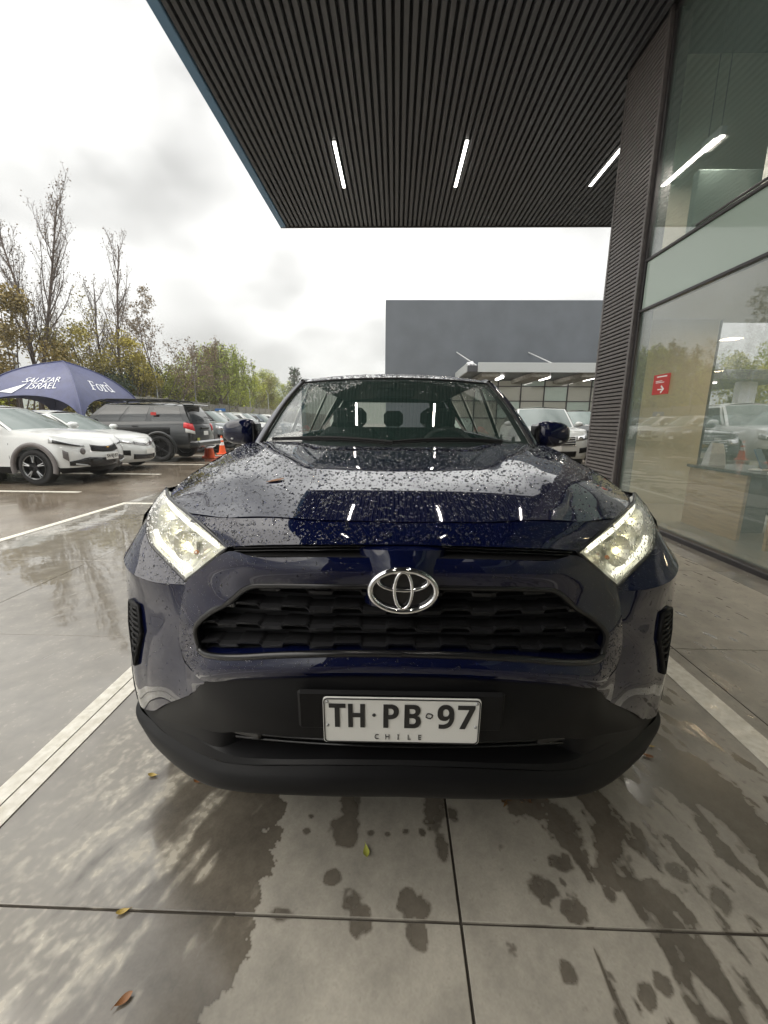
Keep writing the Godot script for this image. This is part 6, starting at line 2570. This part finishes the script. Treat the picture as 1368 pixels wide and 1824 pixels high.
	# seats
	for q in [[-0.37, 2.55, "front_seat"], [0.37, 2.55, "front_seat"], [-0.37, 3.42, "rear_seat"], [0.37, 3.42, "rear_seat"]]:
		var w := 0.25 if q[2] == "front_seat" else 0.36
		st = mb()
		box(st, v(q[0] - w, 0.55, q[1]), v(q[0] + w, 0.72, q[1] - 0.5), 0.06)
		box(st, Vector3(-w, 0.0, -0.07), Vector3(w, 0.56, 0.07), 0.06, Transform3D(Basis(Vector3.RIGHT, -0.28), v(q[0], 0.66, q[1])))
		var seat := obj(q[2], st, M.seat_cloth, t)
		if q[2] == "front_seat":
			headrest(seat, q[0], 1.235, q[1] + 0.16, 0.135)
	for x in [-0.38, 0.0, 0.38]:
		headrest(t, x, 1.245 if x else 1.235, 3.62, 0.10)
	# bench between the rear seats
	st = mb()
	box(st, v(-0.5, 0.9, 3.66), v(0.5, 1.14, 3.56), 0.04)
	obj("bench_back", st, M.cabin_grey, t)
	# wipers at rest
	for q in [[-0.66, 1.36, -0.02, 1.222], [-0.06, 1.205, 0.55, 1.30]]:
		st = mb()
		a = []
		for k in 9:
			var x := lerpf(q[0], q[2], k / 8.0)
			a.append(screen_point(x / 0.735, 0.045 + 0.03 * sin(PI * k / 8.0), 0.016))
		tube(st, a, [0.006, 0.006, 0.007, 0.008, 0.009], 6)
		var b := []
		for p in a:
			b.append(p + Vector3(0, -0.009, 0.005))
		tube(st, b, [0.004], 5)
		obj("wiper", st, M.dull_black, t)
	# aerial fin and a leaf stuck to the bonnet
	st = mb()
	grid(st, [[v(-0.02, 1.60, 3.9), v(0, 1.605, 3.7), v(0.02, 1.60, 3.9)], [v(-0.004, 1.66, 3.95), v(0, 1.655, 3.88), v(0.004, 1.66, 3.95)]])
	obj("roof_aerial", st, M.navy_paint, t)


func headrest(parent: Node3D, x: float, y: float, s: float, w: float) -> void:
	var st := mb()
	box(st, Vector3(-w, -0.075, -0.045), Vector3(w, 0.085, 0.045), 0.035, Transform3D(Basis(Vector3.RIGHT, -0.12), v(x, y + 0.045, s)))
	for d in [-0.05, 0.05]:
		tube(st, [v(x + d, y - 0.14, s), v(x + d, y, s)], [0.007], 6)
	obj("headrest", st, M.seat_cloth, parent)


# beads of water: half sunk flattened balls of clear water on the wet panels
func build_drops(t: Node3D) -> void:
	rng.seed = 2024
	var st := mb()
	lathe(st, [Vector2(0.0, 1.0), Vector2(0.35, 0.93), Vector2(0.66, 0.74), Vector2(0.88, 0.45), Vector2(1.0, 0.1), Vector2(0.97, -0.25), Vector2(0.0, -0.3)], 10)
	st.generate_normals()
	var drop := st.commit()
	var places := []
	var put := func(p: Vector3, n: Vector3, r: float):
		var side := n.cross(rand_dir()).normalized()
		var k := rng.randf_range(0.85, 1.2)
		var b := Basis(side * r * k, n * r * rng.randf_range(0.5, 0.7), side.cross(n) * r)
		places.append(Transform3D(b, p))
	var size := func() -> float: return 0.0011 + 0.0030 * pow(rng.randf(), 2.6)
	# bonnet and nose panel
	for k in 12500:
		var x := rng.randf_range(-0.80, 0.80)
		var s := 0.06 + 1.32 * pow(rng.randf(), 1.25)
		var ax := absf(x)
		if s > cowl_s(minf(ax, 0.76)) or s < shut_s(minf(ax, 0.569)) - 0.045:
			continue
		if ax > 0.56 and s < along([Vector2(0.56, 0.25), Vector2(0.715, 0.43), Vector2(0.80, 0.57)], ax):
			continue
		var y := hood_y(x, s)
		if s < shut_s(ax) + 0.006:
			continue
		var e := 0.01
		var n := Vector3(-(hood_y(x + e, s) - hood_y(x - e, s)) / (2 * e), 1.0, (hood_y(x, s + e) - hood_y(x, s - e)) / (2 * e)).normalized()
		put.call(v(x, y, s), n, size.call() * (1.0 + 0.25 * s))
	# windscreen: thick where the wipers do not reach
	for k in 5200:
		var u := rng.randf_range(-0.97, 0.97)
		var w := rng.randf_range(0.05, 0.96)
		var swept := 0.94 - 0.30 * pow(absf(u + 0.02), 2.2)
		if u < -0.35:
			swept = minf(swept, 0.86 - 0.8 * (absf(u) - 0.35))
		if w < swept and rng.randf() > 0.035:
			continue
		var p := screen_point(u, w)
		put.call(p, Vector3(0.15 * u, 0.83, 0.53).normalized(), size.call() * 1.15)
	# roof
	for k in 3200:
		var u := rng.randf_range(-0.95, 0.95)
		var w := 0.4 * pow(rng.randf(), 1.4)
		put.call(roof_point(u, w), Vector3(0.1 * u, 1, 0.15).normalized(), size.call() * 1.6)
	# lamps
	for k in 1500:
		var p := lamp_point(rng.randf_range(0.02, 0.98), rng.randf_range(0.03, 0.97))
		var n := Vector3(0.5, 0.5, 0.7).normalized()
		if k % 2:
			p = flip(p)
			n = flip(n)
		put.call(p, n, size.call() * 0.9)
	# front panels
	for q in [["nose", 1500, 0.95], ["ring", 2400, 0.7], ["facet", 1100, 0.8], ["flank", 700, 0.6]]:
		var rows: Array = wet_panels[q[0]]
		for k in q[1]:
			var j := rng.randi_range(0, rows.size() - 2)
			var i := rng.randi_range(0, rows[0].size() - 2)
			var fu := rng.randf()
			var fw := rng.randf()
			var p: Vector3 = rows[j][i].lerp(rows[j][i + 1], fu).lerp(rows[j + 1][i].lerp(rows[j + 1][i + 1], fu), fw)
			var n: Vector3 = (rows[j][i + 1] - rows[j][i]).cross(rows[j + 1][i] - rows[j][i]).normalized()
			if n.dot(Vector3(0.3, 0.5, 0.8)) < 0:
				n = -n
			if n.y < -0.1:
				continue
			if k % 2:
				p = flip(p)
				n = flip(n)
			put.call(p, n, size.call() * float(q[2]))
	scatter("raindrops", drop, M.water, places, [], t)


# ---------- tent ----------
const TENT_TOP := Vector3(-13.9, 3.62, -17.85)
const TENT_LINE := [Vector2(0, 3.62), Vector2(0.22, 3.42), Vector2(0.43, 3.14), Vector2(0.6, 2.80), Vector2(0.78, 2.26), Vector2(0.9, 1.66), Vector2(0.97, 0.9), Vector2(1.0, 0.0)]


func tent_point(a: Vector3, b: Vector3, u: float, q: float, off := 0.0) -> Vector3:
	var e := a.lerp(b, u)
	var p := TENT_TOP + (e - TENT_TOP) * q
	var sag := 0.10 * sin(PI * u) * sin(PI * minf(q, 1.0))
	p.y = soft_along(TENT_LINE, q) - sag
	var out := (a.lerp(b, 0.5) - TENT_TOP)
	out.y = 0
	return p + (out.normalized() + Vector3(0, 0.8, 0)).normalized() * off


func build_tent() -> void:
	var t := thing("arch_tent", "navy blue arched tent with white lettering behind the parked cars", "tent")
	var f := Vector3(-11.5, 0, -15.4)
	var r := Vector3(-11.9, 0, -20.6)
	var l := Vector3(-16.1, 0, -15.0)
	var b := Vector3(-16.5, 0, -20.2)
	for pair in [[l, f], [f, r], [r, b], [b, l]]:
		for inner in [0, 1]:
			var st := mb()
			var rows := []
			for j in 25:
				var row := []
				for i in 29:
					var u := i / 28.0
					var qm := 1.0 - 0.2 * pow(sin(PI * u), 0.45)
					row.append(tent_point(pair[0], pair[1], u, qm * j / 24.0, -0.03 * inner))
				rows.append(row)
			grid(st, rows)
			obj("cloth_panel" if inner == 0 else "lining", st, M.tent_cloth, t)
	for c in [f, r, b, l]:
		var st := mb()
		var a := []
		for j in 21:
			a.append(tent_point(c, c, 0, j / 20.0, 0.005))
		tube(st, a, [0.03], 6)
		obj("leg_seam", st, M.tent_cloth, t)
	var on := func(a: Vector3, e: Vector3, u0: float, q0: float, wide: float, deep: float, shear: float) -> Callable:
		return func(p: Vector3) -> Vector3: return tent_point(a, e, u0 + (p.x + p.y * shear) / wide, q0 - p.y / deep, 0.012 + p.z)
	obj("lettering", letters("SALAZAR", 0.34, 0.01, "Droid Sans", on.call(l, f, 0.60, 0.60, 2.8, 3.1, 0.30)), M.letter_white, t)
	obj("lettering", letters("ISRAEL", 0.34, 0.01, "Droid Sans", on.call(l, f, 0.63, 0.69, 3.1, 3.1, 0.30)), M.letter_white, t)
	var st := mb()
	flat(st)
	var sw := [[0.22, 0.775], [0.44, 0.655], [0.41, 0.71], [0.35, 0.785]]
	var pts := []
	for q in sw:
		pts.append(tent_point(l, f, q[0], q[1], 0.02))
	quad(st, pts[0], pts[1], pts[2], pts[3])
	obj("emblem", st, M.letter_white, t)
	obj("lettering", letters("Ford", 0.62, 0.01, "Droid Serif", on.call(f, r, 0.50, 0.64, 3.2, 3.0, 0.28)), M.letter_white, t)


func build_small_things() -> void:
	var n := 0
	for q in [[-6.38, -14.3], [-6.62, -14.62], [-6.72, -16.1]]:
		var t := thing("traffic_cone", "orange traffic cone with white bands, %s" % ["nearest, at the tail of the dark off-roader", "just behind the nearest cone", "standing alone in front of the grey pickup"][n], "traffic cone", Vector3(q[0], -0.014, q[1]), 0.3 * n, "orange traffic cones")
		var st := mb()
		box(st, Vector3(-0.19, 0, -0.19), Vector3(0.19, 0.035, 0.19), 0.012)
		obj("base", st, M.cone_orange, t)
		var seg := [[0.035, 0.34, "cone_orange"], [0.34, 0.46, "cone_white"], [0.46, 0.53, "cone_orange"], [0.53, 0.62, "cone_white"], [0.62, 0.70, "cone_orange"]]
		for s in seg:
			st = mb()
			lathe(st, [Vector2(0.145 - 0.165 * s[0], s[0]), Vector2(0.145 - 0.165 * s[1], s[1])], 20)
			if s[1] > 0.69:
				lathe(st, [Vector2(0.145 - 0.165 * s[1], s[1]), Vector2(0.0, s[1] + 0.005)], 20)
			obj("sleeve" if s[2] == "cone_white" else "body", st, M[s[2]], t)
		n += 1
	# leaves on the wet concrete
	rng.seed = 17
	var where := ["by the left front corner of the navy car", "just left of the navy car's bumper", "on the joint at the lower left", "lowest one, at the bottom left", "in the middle of the dry patch, yellow green", "under the right half of the bumper", "at the right front corner of the navy car", "second one at the right front corner", "far right by the showroom window"]
	var spots := [[-0.855, -1.235, 0.045], [-0.685, -1.215, 0.035], [-0.69, -0.815, 0.04], [-0.58, -0.65, 0.045], [-0.07, -0.99, 0.05], [0.45, -1.19, 0.035], [0.985, -1.39, 0.05], [1.03, -1.44, 0.03], [1.46, -1.30, 0.03]]
	for k in spots.size():
		var st := mb()
		var rows := []
		var len: float = spots[k][2] * 0.8
		for j in 9:
			var f := j / 8.0
			var w := 0.22 * len * sin(PI * pow(f, 0.8)) + 0.0005
			var y := 0.003 + 0.16 * len * pow(2.0 * f - 1.0, 2)
			rows.append([Vector3(-w, y + w * 0.5, (f - 0.5) * len), Vector3(0, y, (f - 0.5) * len), Vector3(w, y + w * 0.35, (f - 0.5) * len)])
		grid(st, rows)
		tube(st, [Vector3(0, 0.003 + 0.16 * len, 0.5 * len), Vector3(0.002, 0.004 + 0.1 * len, 0.68 * len)], [0.0007], 4)
		var o := obj("fallen_leaf", st, [M.fallen_leaf, M.fallen_leaf_brown, M.fallen_leaf, M.fallen_leaf_brown, M.fallen_leaf_green, M.fallen_leaf_brown, M.fallen_leaf_brown, M.fallen_leaf, M.fallen_leaf][k])
		o.position = Vector3(spots[k][0], 0.0, spots[k][1])
		o.rotation.y = rng.randf_range(0, TAU)
		tag(o, "small fallen leaf on the concrete, %s" % where[k], "leaf", "fallen leaves on the concrete")
	# one wet leaf on the bonnet
	var wl := mb()
	var lrows := []
	for j in 9:
		var f := j / 8.0
		var w := 0.015 * sin(PI * pow(f, 0.8)) + 0.0004
		lrows.append([Vector3(-w, 0.0, (f - 0.5) * 0.06), Vector3(0, 0.0015, (f - 0.5) * 0.06), Vector3(w, 0.0, (f - 0.5) * 0.06)])
	grid(wl, lrows)
	var leaf := obj("wet_leaf", wl, M.fallen_leaf_brown)
	leaf.position = Vector3(0.02 - 0.385, hood_y(-0.385, 0.42) + 0.004, -0.83 - 0.42)
	leaf.rotation = Vector3(0.13, -0.9, 0.0)
	tag(leaf, "dark wet leaf stuck to the navy car's bonnet, left of the middle", "leaf")
	var places := []
	var tints := []
	for k in 90:
		var a := rng.randf_range(0, TAU)
		var r := 0.09 * sqrt(rng.randf())
		places.append(leaf_at(Vector3(0.43 + cos(a) * r * 1.3, 0.004 + 0.01 * rng.randf(), -1.22 + sin(a) * r * 0.6), 0.028))
		tints.append(tint(Color(0.10, 0.045, 0.02), Color(0.22, 0.12, 0.04)))
	var litter := scatter("leaf_litter", leaf_mesh, M.leaf, places, tints, self)
	tag(litter, "little heap of brown leaf litter under the right of the navy bumper", "leaf litter")


func _ready() -> void:
	make_camera()
	make_sky()
	make_materials()
	build_ground()
	build_canopy()
	build_showroom()
	build_added_wing()
	build_far_showroom()
	build_annexe()
	build_wall_and_hill()
	build_vegetation()
	build_tent()
	build_parked_cars()
	build_navy_car()
	build_small_things()
